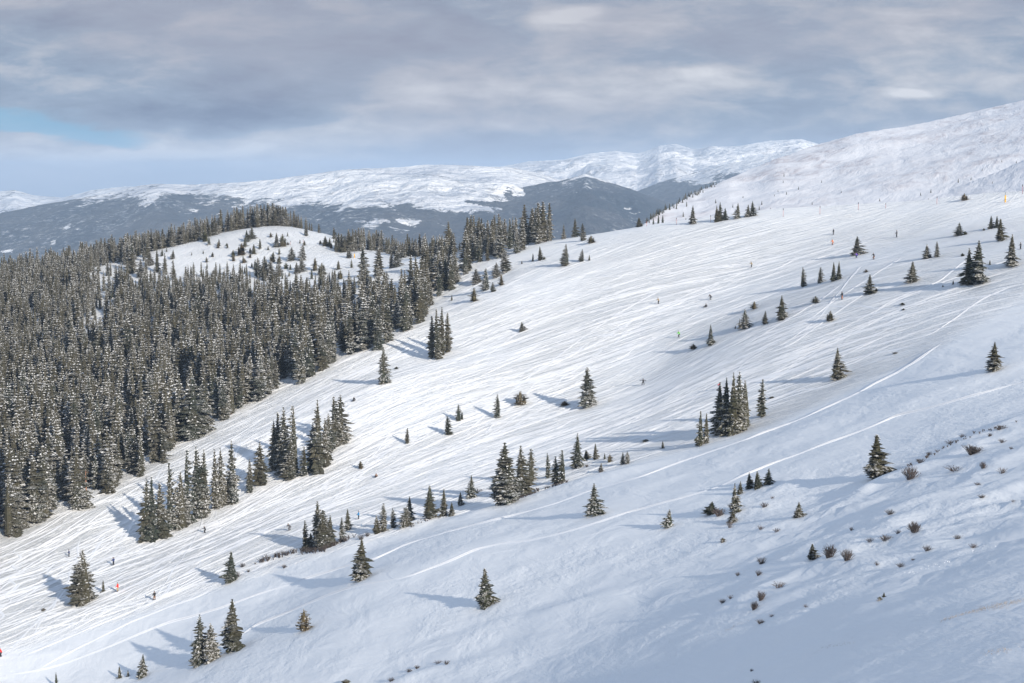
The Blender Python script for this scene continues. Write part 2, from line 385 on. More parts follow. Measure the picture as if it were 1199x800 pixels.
# ------------------------------------------------------------------ ground mesh
near = link('snow_slope', grid_mesh('snow_slope', GX, GY, GZ, [M_SNOW]))
tag(near, 'open snow slope with skied run and wooded knoll', kind='structure')
me = near.data
attr(me, 'flow_along', pval(GX, GY, c_s)); attr(me, 'flow_across', pval(GX, GY, c_t)); attr(me, 'off_piste', off_piste(GX, GY))
gu, gv = project(GX, GY, GZ)
grass_w = [cast0(u, v, z0)[:2] for u, v in [(1105, 727), (1140, 716), (1170, 708), (1199, 703), (980, 757), (1165, 765), (1062, 535), (1120, 512), (960, 655), (1150, 545), (1040, 600), (870, 740)]]
gm = np.zeros_like(GX)
for k, (gx_, gy_) in enumerate(grass_w):
    gm = np.maximum(gm, (.55 if k < 8 else .4) * np.exp(-(((GX - gx_) / 7) ** 2 + ((GY - gy_) / 2.2) ** 2)))
attr(me, 'grass', gm)

# ------------------------------------------------------------------ hill on the right
def hill_mat():
    m, t, b = mat('windblown_snow'); pos = t.new('ShaderNodeNewGeometry').outputs['Position']
    a = t.new('ShaderNodeAttribute'); a.attribute_name = 'fall'; c = t.new('ShaderNodeAttribute'); c.attribute_name = 'contour'
    f, q = a.outputs['Fac'], c.outputs['Fac']                 # metres down the fall line and along the contour
    st = t.noise(t.comb(t.math('MULTIPLY', q, .045), t.math('MULTIPLY', f, .012)), 1.0, 6, .65, .5)
    fine = t.noise(t.comb(t.math('MULTIPLY', q, .22), t.math('MULTIPLY', f, .035)), 1.0, 5, .65, .2)
    big = t.noise(t.comb(t.math('MULTIPLY', q, .010), t.math('MULTIPLY', f, .004), 3.0), 1.0, 4, .55, .2)
    gr = t.math('MULTIPLY', t.rng(big, .40, .58, .22, 1.0), t.math('MULTIPLY', t.rng(st, .38, .64), t.rng(fine, .38, .60, .25, 1.0)))
    base = t.mix(t.math('MULTIPLY', gr, .65), (.74, .745, .775), (.33, .27, .28))
    t.l.new(base, b.inputs['Base Color']); b.inputs['Roughness'].default_value = .6
    bp = t.new('ShaderNodeBump'); bp.inputs['Strength'].default_value = 1; bp.inputs['Distance'].default_value = 1
    t.l.new(t.math('ADD', t.math('MULTIPLY', st, 2.8), t.math('MULTIPLY', fine, .35)), bp.inputs['Height']); t.l.new(bp.outputs[0], b.inputs['Normal'])
    return m
R_SKY = np.array([(640, 340, 980), (700, 300, 990), (745, 268, 1000), (762, 255, 1040), (780, 244, 1100), (812, 226, 1220), (866, 203, 1400), (908, 186, 1530), (952, 170, 1660), (1000, 157, 1760), (1050, 150, 1850), (1100, 140, 1930), (1150, 128, 2000), (1199, 117, 2060), (1300, 92, 2180), (1500, 55, 2350)], float)
R_BAS = np.array([(640, 345, 940), (745, 282, 940), (800, 274, 930), (900, 264, 930), (1000, 258, 940), (1100, 252, 900), (1199, 246, 860), (1500, 240, 800)], float)
R_SPU = np.array([(900, 330, 1000), (1000, 272, 1000), (1040, 246, 1020), (1060, 238, 1040), (1100, 226, 1070), (1130, 213, 1090), (1165, 199, 1110), (1199, 183, 1130), (1300, 145, 1180), (1500, 90, 1250)], float)
def zh(x, y):
    x = np.asarray(x, float); y = np.asarray(y, float); u = 599.5 + F * x / y
    f = lambda T_, c: np.interp(u, T_[:, 0], T_[:, c])
    yr, yb, yp = f(R_SKY, 2), f(R_BAS, 2), f(R_SPU, 2); yr = yr + 50 * fbm(u / 60, u * 0 + 2, 3, 5)
    zr = (205 - f(R_SKY, 1)) / F * yr; zb = (205 - f(R_BAS, 1)) / F * yb; zp = (205 - f(R_SPU, 1)) / F * yp
    t = (y - yb) / np.maximum(yr - yb, 40)
    face = zb + (zr - zb) * np.where(t < 0, t, np.clip(t, 0, None) ** 1.12)
    k = (y - yr) / 90.0
    main = np.where(y < yr, face, zr - 90 * .12 * k ** 2 / (1 + k) - (y - yr) * .05)
    ts = (y - yb) / np.maximum(yp - yb, 30)
    spur = np.where(y < yp, zb + (zp - zb) * ts, zp - (y - yp) * .22)
    z = np.where(u > 1010, np.maximum(main, np.where(ts < 0, -999, spur)), main)
    near_r = 1 - np.exp(-((y - yr) / 150) ** 2)
    d = (x * .55 + y * .25) / 260; c = (y * .5 - x * .75) / 95
    return z + 4.0 * fbm(d, c, 3, 31) * near_r + .9 * fbm(x / 22, y / 30, 3, 35)
hu_ = np.arange(640, 1420, 1.5); hr_ = np.arange(860, 2500, 7.0)
HU, HY = np.meshgrid(hu_, hr_); HX = (HU - 599.5) / F * HY; HZ = zh(HX, HY)
hill = link('hill', grid_mesh('hill', HX, HY, HZ, [hill_mat()])); tag(hill, 'bare windblown snow hill rising behind the run', kind='structure')
attr(hill.data, 'fall', HX * .46 + HY * .89); attr(hill.data, 'contour', HX * .89 - HY * .46 + HZ * 1.2)   # streaks run with the wind along the ridge
def cast_h(u, v):
    for k in range(24):
        p = cast0(u, v + k, zh, 860, 2300)
        if p is not None: return p
    raise ValueError((u, v))

# ------------------------------------------------------------------ far valley and ranges (one sheet to the horizon)
def zsky(pts):
    p = np.array(pts, float); return lambda u, Y: np.interp(u, p[:, 0], (205 - p[:, 1])) / F * Y
sk1 = zsky([(-400, 222), (0, 224), (20, 222), (40, 228), (75, 231), (95, 226), (110, 222), (150, 218), (200, 219), (420, 216), (470, 205), (560, 200), (620, 189), (660, 187), (690, 180), (720, 177), (745, 180), (760, 176), (770, 171), (790, 169), (810, 175), (840, 172), (865, 171), (900, 165), (935, 163), (960, 170), (1100, 178), (1600, 170)])
sk2 = zsky([(-400, 275), (-100, 262), (0, 250), (60, 237), (100, 231), (130, 226), (165, 217), (185, 215), (230, 216), (290, 213), (330, 209), (400, 199), (430, 197), (470, 196), (500, 193), (530, 193), (600, 196), (640, 205), (700, 228), (800, 262), (1600, 300)])
sk3 = zsky([(-400, 400), (480, 236), (520, 229), (560, 226), (600, 222), (625, 217), (640, 213), (655, 212), (670, 207), (685, 204), (700, 209), (740, 222), (790, 240), (850, 265), (1600, 330)])
sk4 = zsky([(-400, 400), (700, 300), (740, 226), (770, 214), (800, 205), (850, 192), (880, 186), (930, 176), (1000, 180), (1600, 200)])
uu = np.arange(-380, 1580, 1.6)
rows = np.unique(np.concatenate([np.linspace(2300, 5200, 14), np.linspace(5200, 12200, 300), np.linspace(12200, 15600, 110), np.linspace(15600, 40000, 12)]))
UU, YY = np.meshgrid(uu, rows); XX = (UU - 599.5) / F * YY
def ridge(zs, Yc, front, back, seed, amp):
    Yr = Yc + 500 * fbm(UU / 160, UU * 0, 3, seed)
    zc = zs(UU, Yr); d = YY - Yr
    n = fbm(XX / 1100, YY / 1500, 5, seed, ridged=True)
    near_c = 1 - np.exp(-(d / 450) ** 2)
    fine = fbm(XX / 260, YY / 260, 4, seed + 50, ridged=True)
    return zc - np.where(d < 0, -d * front, d * back) + amp * (n - .25) * near_c + (fine - .2) * (24 if seed == 43 else 13) * (.2 + near_c)
r2 = ridge(sk2, 9400, .135, .30, 41, 75); r3 = ridge(sk3, 9000, .13, .22, 43, 95); r4 = ridge(sk4, 10800, .17, .25, 47, 60); r1 = ridge(sk1, 14000, .11, .25, 53, 120)
val = -600 + 60 * fbm(XX / 1500, YY / 1500, 4, 61)
foot = -395 + 75 * fbm(XX / 900, YY / 700, 4, 67) - np.abs(YY - 6600) * .06        # low wooded foothills
MZ = np.maximum.reduce([r2, r3, r4, r1, val, foot])
who = np.argmax(np.stack([r2, r3, r4, r1, val, foot]), 0)
MZ = np.where(YY > 16000, -600 - (YY - 16000) * .01, MZ)
pu, pv = project(XX, YY, MZ)
tl = np.choose(who, [-150, -22, 0, -300, 1e3, 1e3]).astype(float)
tl = tl + 34 * fbm(XX / 700, YY / 500, 3, 71) + 62 * fbm(XX / 130, YY / 260, 4, 72) + np.where(who == 0, 60 * sstep(pu, 100, 300) * 0 + 40 * np.exp(-((pu - 160) / 90.) ** 2), 0)
forest = sstep(tl - MZ, -60, 50)
gul = fbm(XX / 170, YY / 420, 4, 77)
mott = np.where(who == 1, sstep(gul, -.12, .22) * .9, np.where(who == 2, sstep(gul, -.05, .25) * .8, 0)) * sstep(MZ - np.where(who == 1, -75, -60), -30, 50)
forest = np.clip(forest - mott * .8, 0, 1)
forest = np.where((who == 3), np.clip(forest + sstep(gul, .12, .4) * .35 * sstep(-40 - MZ, -60, 60), 0, 1), forest)
clear = np.zeros_like(MZ)
for cu, cv, su, sv, g in [(455, 262, 62, 9, 1.0), (255, 250, 42, 9, .75), (232, 262, 40, 8, .5), (100, 268, 45, 5, .8), (140, 266, 30, 4, .5), (667, 224, 9, 4, .6), (698, 224, 11, 4, .7), (738, 245, 12, 5, .7), (742, 250, 18, 5, .7), (560, 258, 40, 6, .35), (60, 285, 40, 6, .5), (10, 295, 20, 5, .7), (780, 240, 10, 8, .4)]:
    clear = np.maximum(clear, g * np.exp(-((pu - cu) / su) ** 2 - ((pv - cv) / sv) ** 2))
cn = fbm(XX / 95, YY / 140, 3, 81)
clear = clear * sstep(clear * .6 + cn, .15, .75)
forest = np.clip(forest - clear, 0, 1)
def mtn_mat():
    m, t, b = mat('far_forest_and_snow'); pos = t.new('ShaderNodeNewGeometry').outputs['Position']
    a = t.new('ShaderNodeAttribute'); a.attribute_name = 'forest'
    n1 = t.noise(pos, .020, 6, .75); n2_ = t.noise(pos, .0022, 4, .6)
    f = t.rng(t.math('ADD', a.outputs['Fac'], t.math('MULTIPLY', t.math('SUBTRACT', n1, .5), 2.6)), .38, .56)
    tree_c = t.mix(t.rng(n2_, .35, .65), (.014, .024, .034), (.060, .062, .066))
    tree_c = t.mix(t.math('MULTIPLY', t.rng(t.noise(pos, .028, 5, .8), .50, .70, 0, .85), t.rng(t.noise(pos, .0016, 4, .6), .42, .64, .05, 1.0)), tree_c, (.60, .61, .64))
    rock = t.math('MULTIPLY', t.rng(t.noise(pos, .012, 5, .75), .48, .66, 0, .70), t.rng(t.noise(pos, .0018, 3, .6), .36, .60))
    sn = t.mix(t.rng(t.noise(pos, .0011, 4, .6, .6), .42, .60), (.66, .67, .70), (.90, .89, .88)); sn = t.mix(rock, sn, (.14, .14, .15))  # cloud shadow painted into the snow as grey patches, then bare rock on top
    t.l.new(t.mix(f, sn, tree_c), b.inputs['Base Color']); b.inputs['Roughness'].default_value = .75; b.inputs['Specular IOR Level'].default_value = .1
    bp = t.new('ShaderNodeBump'); bp.inputs['Strength'].default_value = .9; bp.inputs['Distance'].default_value = 1
    t.l.new(t.math('ADD', t.math('MULTIPLY', t.noise(pos, .003, 7, .62), 190), t.math('MULTIPLY', t.noise(pos, .02, 4, .6), 16)), bp.inputs['Height']); t.l.new(bp.outputs[0], b.inputs['Normal'])
    return m
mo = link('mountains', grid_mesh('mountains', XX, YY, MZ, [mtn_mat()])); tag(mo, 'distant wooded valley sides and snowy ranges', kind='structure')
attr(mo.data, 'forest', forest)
# ground between the bowl and the valley
gxx, gyy = np.meshgrid(np.linspace(-9000, 9000, 60), np.linspace(-6000, 2600, 40))
gz = -640 + 40 * fbm(gxx / 900, gyy / 900, 3, 91)
vf = link('ground', grid_mesh('ground', gxx, gyy, gz, [M_SNOW])); tag(vf, 'snowy ground far below the bowl', kind='structure')
for n_ in ('flow_along', 'flow_across', 'grass'): attr(vf.data, n_, gz * 0)
attr(vf.data, 'off_piste', gz * 0 + 1)

# ------------------------------------------------------------------ haze
hb = Parts(); hb.box((0, 17500, -330), (60000, 47000, 1300))
hz = hb.mesh('haze', []); m, t, b = mat('haze_air'); t.n.remove(b)
pvn = t.new('ShaderNodeVolumePrincipled'); pvn.inputs['Color'].default_value = (.60, .77, 1.0, 1); pvn.inputs['Density'].default_value = 5.2e-5; pvn.inputs['Anisotropy'].default_value = 0.0
t.l.new(pvn.outputs[0], t.n['Material Output'].inputs['Volume'])
hz.materials.append(m); tag(link('haze', hz), 'thin blue winter haze in the air', kind='stuff')
# ------------------------------------------------------------------ conifers
def crown(seed, layers, boughs, power=.85, full=1.5, snow=.35, gap=.1, droop=.03, ragged=.3, lean=0.0, bare=.04, split=0):
    """unit-height crown of whorled drooping boughs: height 1, widest radius about 1 (scaled per tree)"""
    r_ = np.random.default_rng(seed); p = Parts()
    def one(ox, hs, rs, zb, L):
        az0 = r_.random() * 6.28; lop = r_.normal(0, .20, 4)
        for i in range(L):
            t = (i + r_.random() * .5) / L
            z = zb + (1 - zb) * (bare + (1 - bare) * t) * hs
            prof = min(1, ((1 - t) * full) ** power) * (1 - .12 * max(0, .12 - t) / .12) * rs
            band = 1 + ragged * .45 * math.sin(i * 1.9 + seed) * r_.random()
            nb = max(3, int(boughs * (.45 + .55 * prof)))
            for j in range(nb):
                if r_.random() < gap: continue
                az = az0 + i * 2.4 + j * 6.283 / nb + r_.normal(0, .18)
                side = 1 + lop[0] * math.cos(az) + lop[1] * math.sin(az) + lop[2] * math.cos(2 * az)
                L_ = max(.04, prof * band * side * (1 - ragged * .6 + ragged * 1.1 * r_.random()))
                ca, sa = math.cos(az), math.sin(az); wd = .16 + .20 * L_
                dz_ = (droop * (.5 + r_.random()) * (1.1 - t * 1.2)) * (L_ * 1.1 + .1) * hs
                root = np.array([ox, 0, z]); tip = np.array([ox + ca * L_, sa * L_, z - dz_])
                mid = root + (tip - root) * .55
                l = mid + np.array([-sa * wd, ca * wd, -dz_ * .25 - .008]); q = mid + np.array([sa * wd, -ca * wd, -dz_ * .25 - .008])
                mt = mid + [0, 0, .010 + dz_ * .25]; dn = mid + [0, 0, -.018 - .012 * r_.random()]
                p.add([root, l, tip, q, mt, dn], [(0, 1, 4), (4, 1, 2), (0, 4, 3), (4, 2, 3), (0, 5, 2)], 0)
                if r_.random() < snow:
                    f = .5 + .3 * r_.random(); c = root + (tip - root) * f + [0, 0, .016]
                    e = (.06 + .13 * r_.random()) * (.35 + .8 * L_); k = r_.random() * .5 + .5
                    p.add([c + [ca * e, sa * e, -dz_ * .35 - .004], c + [-sa * e * k, ca * e * k, -.012], c - [ca * e, sa * e, -dz_ * .2], c + [sa * e * k, -ca * e * k, -.012], c + [ca * e * .9, sa * e * .9, -.022]],
                          [(0, 1, 2), (0, 2, 3), (0, 4, 1), (0, 3, 4)], 1)
        n = 6; th = np.arange(n) * 6.283 / n; zs = np.array([.05, .35, .7, .97]); rr = np.array([.45, .42, .24, .03]) * rs
        Vc = np.array([(ox + r0 * math.cos(a), r0 * math.sin(a), zb + z1 * (1 - zb) * hs) for z1, r0 in zip(zs, rr) for a in th])
        Tc = []
        for a in range(3):
            for b_ in range(n):
                u0 = a * n + b_; u1 = a * n + (b_ + 1) % n; Tc += [(u0, u1, u0 + n), (u1, u1 + n, u0 + n)]
        p.add(Vc, Tc, 0)
    one(0, 1, 1, 0, layers)
    if split:
        for k in range(split): one((-1) ** k * (.35 + .2 * k), .80 - .1 * k, .6, 0, int(layers * .75))
    Vv, Tt, Mm = p.arrays(); Vv[:, 0] += lean * Vv[:, 2] ** 2
    Vv[:, 2] = np.maximum(Vv[:, 2], .005)
    return Vv, Tt, Mm
KINDS = {   # name: (list of variants)
 'tall':  [crown(s, 24, 10, .75, 1.55, .25 + .08 * s, .14, .040, .60, lean=.05 * math.cos(s)) for s in (1, 2, 3, 4, 5)],
 'slim':  [crown(s, 22, 8, .55, 1.35, .40, .14, .030, .55, lean=.12 * (-1) ** s) for s in (11, 12, 13)],
 'dark':  [crown(s, 20, 10, .90, 1.30, .16, .14, .050, .70, lean=.05 * math.sin(s)) for s in (21, 22, 23, 24)],
 'bushy': [crown(s, 10, 8, .60, 2.0, .12, .28, -.05, .95, split=2) for s in (31, 32, 33)],
 'clump': [crown(s, 22, 11, .80, 1.5, .30, .08, .035, .45, split=2) for s in (41, 42)],
 'small': [crown(s, 10, 7, .85, 1.35, .15, .25, .03, .85) for s in (51, 52, 53)],
}
NEEDLE = {'tall': M_NEEDLE, 'slim': M_NEEDLE, 'dark': M_DARK, 'bushy': M_PINE, 'clump': M_DARK, 'small': M_DARK}
CM = {k: [mesh_tris('crown', v[0], v[1], [NEEDLE[k], M_LOAD], v[2]) for v in vs] for k, vs in KINDS.items()}
tp = Parts(); tp.tube([(0, 0, -.06), (0, 0, .1), (0, 0, .5), (0, 0, .96)], [.16, .11, .07, .012], 7)
TRUNK = tp.mesh('trunk', [M_BARK], True)
def trunked(k, i):                                        # sapling: crown and stem in one small mesh
    v = KINDS[k][i % len(KINDS[k])]; a = tp.arrays()
    return mesh_tris('sapling', np.vstack([v[0], a[0] * [1, 1, .9]]), np.vstack([v[1], a[1] + len(v[0])]), [NEEDLE[k], M_LOAD, M_BARK], np.concatenate([v[2], np.full(len(a[1]), 2)]))
SAP = [trunked('small', 0), trunked('small', 1), trunked('small', 2), trunked('bushy', 0), trunked('bushy', 1)]
used = []
def conifer(p, H, Wd, kind, label, group=None, name='spruce_tree', cat='spruce tree'):
    i = random.randrange(len(CM[kind])); rz = random.uniform(0, 6.28); sc = (Wd / 2 * 1.12, Wd / 2 * 1.12, H)
    t = empty(name, (p[0], p[1], p[2] - .12), rz); tag(t, label, cat, group)
    c = link('crown', CM[kind][i], t); c.scale = sc
    k = link('trunk', TRUNK, t); r_ = min(Wd, H * .28) * .5; k.scale = (r_, r_, H)
    used.append((p[0], p[1], Wd)); return t
def sapling(p, H, Wd, i, label, group=None, name='spruce_sapling', cat='young tree'):
    o = link(name, SAP[i]); o.location = (p[0], p[1], p[2] - .05); o.rotation_euler = (0, 0, random.uniform(0, 6.28)); o.scale = (Wd / 2 * 1.1, Wd / 2 * 1.1, H)
    tag(o, label, cat, group); used.append((p[0], p[1], Wd)); return o
def px(p): return math.hypot(p[1], p[2]) / F               # metres per pixel at p
K = {'T': 'tall', 'S': 'slim', 'D': 'dark', 'B': 'bushy', 'C': 'clump'}
TREES = """
99,707,65,28,T|large snow dusted spruce standing uphill of the red clad skier
271,681,37,18,D|dark spruce at the lower end of the brown willow band
273,761,62,26,D|wide spruce just uphill of the twin spruces on the lower slope
235,778,60,17,T|taller of the twin spruces low on the smooth slope
247,774,46,18,T|shorter of the twin spruces low on the smooth slope
168,792,27,13,D|small pointed spruce beside two tiny saplings at the bottom edge
356,739,28,15,B|small olive green rounded pine alone below the lower ski track
424,677,48,25,D|dense spruce standing between the two long single ski tracks
568,709,46,23,D|neat conical spruce alone in the middle of the lower slope
695,604,40,18,D|spruce with rusty low branches beside the long ski track
784,617,22,12,D|small lopsided spruce alone below the lower ski track
1026,559,53,32,D|ragged spruce with a long side bough beside a grey willow
1164,433,34,20,D|stout dark spruce casting a very long thin shadow
980,444,38,18,D|single spruce standing across two parallel ski tracks
892,488,46,12,S|slender spruce just uphill of the biggest dark clump
842,509,64,22,D|dark spruce at the downhill end of the biggest clump
850,509,69,20,D|second spruce from the downhill end of the biggest clump
858,509,75,20,D|tallest spruce in the biggest dark clump
865,506,73,19,T|tall spruce next uphill of the tallest in the biggest clump
872,501,58,20,D|spruce at the uphill end of the biggest clump
820,522,43,11,D|taller of two narrow spruces below the biggest clump
827,519,37,10,D|shorter of two narrow spruces below the biggest clump
687,476,48,18,T|lone tall spruce in the middle of the skied run
583,489,28,9,S|narrow lone spruce below the bushy pine on the run
524,509,23,9,S|narrow spruce downhill of a close pair on the run
537,493,20,8,S|taller spruce of a small close pair on the run
477,519,19,6,S|tiny thin spruce lowest of the row crossing the run
609,474,17,15,B|low bushy pine at the tip of a tree shadow on the run
449,450,45,14,T|lone spruce on the run near the forest edge
676,548,43,14,D|tall spruce at the upper end of the willow knoll row
686,538,12,9,D|small spruce tucked behind the tall one on the knoll
697,538,20,8,D|short spruce a little uphill of the tall knoll spruce
729,544,15,6,S|lower one of two short spruces uphill of the knoll
735,543,15,7,S|upper one of two short spruces uphill of the knoll
704,552,11,6,D|small spruce beside a dry bush on the knoll
591,589,73,32,C|biggest spruce of the knoll row with broad snowy boughs
609,582,62,20,T|tall spruce pressed against the biggest one of the knoll row
622,564,40,13,S|slender bare stemmed spruce next to the tall knoll pair
641,560,31,7,S|thin spruce alone in the middle of the knoll row
651,566,33,9,S|thin spruce beside a bushier one in the knoll row
659,565,40,11,S|narrow twin topped spruce in the knoll row
552,583,28,11,D|dark spruce standing on a willow line behind the knoll row
539,592,17,9,D|short conical spruce downhill of the dark spruce
520,604,34,11,D|medium spruce next uphill of the dense knoll foot spruce
529,604,17,9,D|small spruce leaning by the medium knoll foot spruce
503,607,41,18,D|dense dark spruce at the foot of the knoll row
480,610,30,11,D|dark spruce rising behind a shorter snowy one
476,617,24,12,T|short snowy spruce in front of a darker one
460,618,24,8,S|slim spruce with a snowy foot by the willow tufts
450,622,34,11,S|slim bare footed spruce beside a squat one
441,624,22,11,D|squat snowy spruce beside a slim bare footed one
407,621,27,10,D|spruce standing just in front of the blue clad skier
400,634,29,9,S|slim spruce growing out of the reddish willows
357,643,35,9,S|slim spruce at the lower end of the willow knoll
364,641,18,11,D|short dark spruce between two taller ones on the willow knoll
372,641,56,17,T|tallest spruce of the lower willow knoll
379,643,48,18,T|tall snowy spruce beside the tallest of the lower knoll
387,638,36,15,D|spruce at the upper end of the lower knoll clump
860,600,36,13,D|tallest spruce in the row of willow edge spruces
867,578,16,8,D|small spruce behind the tallest willow edge spruce
877,572,20,10,D|dark spruce of a touching pair on the willow edge
886,572,22,11,D|snowier spruce of a touching pair on the willow edge
900,567,20,10,D|spruce at the uphill end of the willow edge row
858,611,14,13,D|squat spruce low at the foot of the willow edge row
834,602,16,13,D|short dark spruce with willow twigs at its foot
935,606,20,13,D|small spruce alone between willow tufts
951,654,19,14,D|short dark spruce touching a round brown willow
1171,282,27,14,D|spruce just below a pair of small ones near the upper skyline
1160,268,16,7,D|left one of a pair of short spruces near the upper skyline
1167,267,15,7,D|right one of a pair of short spruces near the upper skyline
1123,276,16,11,D|short spruce with a small bush beside it high on the run
1003,299,23,14,D|rounded spruce with a purple clad skier at its foot
1085,303,18,12,D|short broad spruce high on the run beside a spindly one
1097,301,19,7,S|spindly spruce beside a short broad one
940,336,24,8,S|slim spruce lowest of the upper row of four
960,331,19,8,S|shortest slim spruce in the upper row of four
976,329,23,9,D|wider spruce of a touching pair in the upper row
982,327,22,8,D|thinner spruce of a touching pair in the upper row
1018,344,24,12,D|spruce with a dry bush at its uphill foot
1068,331,26,16,D|dense broad spruce downhill of the great one
1134,333,44,17,D|lower half of the great double spruce on the upper slope
1145,331,51,24,D|great broad spruce dominating the upper slope
1184,311,38,17,D|tall dark spruce just uphill of the great double spruce
915,374,29,15,D|thick spruce with a brushy foot beside the ski lines
972,376,13,9,B|round olive pine near the fan of ski lines
872,385,24,12,D|conical spruce with two tiny saplings downhill of it
896,379,16,8,D|short olive tinted spruce between two taller ones
832,404,25,10,D|forked narrow spruce near the green clad skier
883,362,10,9,B|round bushy pine on the run above the forked spruce
811,262,22,10,D|lone spruce on the ridge line downhill of three close ones
839,260,20,8,D|first of three close spruces on the ridge line
843,259,23,9,D|tallest of three close spruces on the ridge line
849,258,15,7,D|shortest of three close spruces on the ridge line
864,256,19,8,D|single spruce between two groups on the ridge line
876,254,15,8,D|lower spruce of the last pair on the ridge line
881,253,18,9,D|upper spruce of the last pair on the ridge line
748,266,12,9,D|low spruce where the ridge line meets the far valley
673,277,23,8,D|tallest of three spruces at the top end of the forest edge
660,278,18,7,D|lower spruce of three at the top end of the forest edge
682,282,21,8,S|narrow spruce beside a round brown bush near the ridge
692,285,10,9,B|round brown pine bush near the ridge
663,311,26,10,T|spruce on the run with a shadow reaching a small pair
682,306,15,6,T|short spruce with a sapling beside it on the run
632,305,17,8,D|short spruce with a sapling either side by the forest edge
611,388,12,9,D|small lone spruce in the open middle of the run
557,332,18,12,T|bushy spruce furthest from the forest in the edge group of six
569,340,27,11,T|tallest spruce in the edge group beside the run
577,342,12,6,T|little spruce at the foot of the tallest edge spruce
587,334,13,8,B|small rounded pine nearest the run in the edge group
581,325,18,11,T|broad spruce under a taller one in the edge group
591,319,28,13,T|spruce at the upper end of the edge group
555,353,17,12,B|bushy pine sitting lowest in the edge group
506,420,52,12,T|lowest spruce of the tight clump of four on the run edge
511,421,62,10,T|tallest spruce of the tight clump of four on the run edge
518,416,58,11,T|third spruce of the tight clump of four on the run edge
524,412,48,10,T|uphill spruce of the tight clump of four on the run edge
305,567,51,16,T|single thick spruce between the two long clumps on the run
293,575,39,11,T|thin spruce close below the single thick one
321,551,60,15,T|downhill spruce of the upper clump on the lower run
326,550,70,14,T|dark backed spruce second in the upper clump
333,556,81,19,T|broad snowy spruce of the upper clump
345,556,84,15,S|spire topped spruce of the upper clump
341,560,48,16,T|snowy front spruce low in the upper clump
357,557,36,10,S|slim short spruce between the halves of the upper clump
367,551,58,16,T|snowy spruce leaning on the tallest of the upper clump
373,553,87,18,T|tallest spruce of the upper clump
381,546,58,15,T|green topped spruce behind the tallest of the upper clump
385,530,47,13,T|hidden spruce in the back of the upper clump
392,524,62,16,S|dark spire spruce at the uphill end of the upper clump
399,520,59,17,T|crooked topped spruce at the uphill end of the upper clump
173,634,76,15,T|first spire at the downhill end of the lower clump
179,633,77,14,T|second spire at the downhill end of the lower clump
188,630,67,18,T|snowy rounded spruce third in the lower clump
200,622,83,15,S|tall airy spruce with gaps in the lower clump
213,619,68,20,T|broad based spruce facing the run in the lower clump
219,612,88,15,S|dark pointed spruce in the lower clump
231,606,86,19,T|tallest spruce in the middle of the lower clump
240,604,80,16,T|snowy spruce behind the tallest of the lower clump
252,596,72,14,T|twin topped spruce in the upper half of the lower clump
259,593,70,13,T|snow covered spruce beside the twin topped one
272,590,76,17,T|rounded column spruce at the uphill end of the lower clump
268,590,35,13,T|short snowy spruce at the foot of the rounded column one
425,335,50,15,T|tall spruce alone on the saddle above the forest
444,323,36,14,T|dark broad spruce on the saddle beside a snowy path
458,314,19,7,T|thin spruce next to the broad saddle spruce
464,313,21,12,T|snowy bushy spruce on the saddle
471,302,19,8,D|short dark spruce on the saddle near a red sign
408,302,12,9,D|dark low spruce by the yellow padded post
324,289,17,9,D|darker spruce of a pair on the knoll brow
331,289,16,9,B|browner spruce of a pair on the knoll brow
359,276,14,6,D|thin spruce on the bare crest of the knoll
342,305,16,10,T|round headed spruce on the flank of the knoll
355,305,20,9,T|pointed spruce beside a round headed one on the knoll
353,318,17,9,T|snowy spruce below the pointed one on the knoll
347,320,13,8,T|small snowy spruce left of another on the knoll
369,317,16,9,B|olive pine facing the saddle on the knoll
377,322,15,11,B|wide olive pine at the foot of the knoll
379,333,10,5,T|little snowy spruce below the wide olive pine
327,309,11,6,B|brown leaning pine on the knoll flank
327,324,17,9,T|snowy spruce low on the knoll flank
302,324,23,10,T|first of three snowy spruces in a row on the knoll
310,324,25,10,T|second of three snowy spruces in a row on the knoll
317,326,22,11,T|third of three snowy spruces in a row on the knoll
289,283,14,8,D|dark spruce high on the far flank of the knoll
295,280,15,8,D|spruce beside a dark one high on the knoll
283,299,15,12,B|rounded pine cluster on the far flank of the knoll
273,301,9,6,B|small pine beside the rounded pine cluster
175,311,16,9,T|broad little spruce low on the white shoulder
203,303,11,6,D|small dark spruce on the white shoulder
190,300,9,4,D|thin dark spruce on the white shoulder
240,283,14,9,B|brownish spruce at the rim of the white shoulder
155,320,36,14,T|tall spruce where the white shoulder meets the forest
165,325,22,10,T|spruce just outside the forest on the white shoulder
381,288,12,9,D|dark bush shaped spruce of the cluster on the saddle rim
386,289,11,6,B|brown topped spruce of the cluster on the saddle rim
391,280,15,6,D|spruce standing behind the cluster on the saddle rim
"""
for ln in TREES.strip().splitlines():
    a, lab = ln.split('|'); u, v, h, wd, k = a.split(','); u, v, h, wd = map(float, (u, v, h, wd))
    try: p = cast(u, v)
    except ValueError: print('MISS', ln); continue
    m = px(p); conifer(p, h * m, wd * m, K[k], lab)
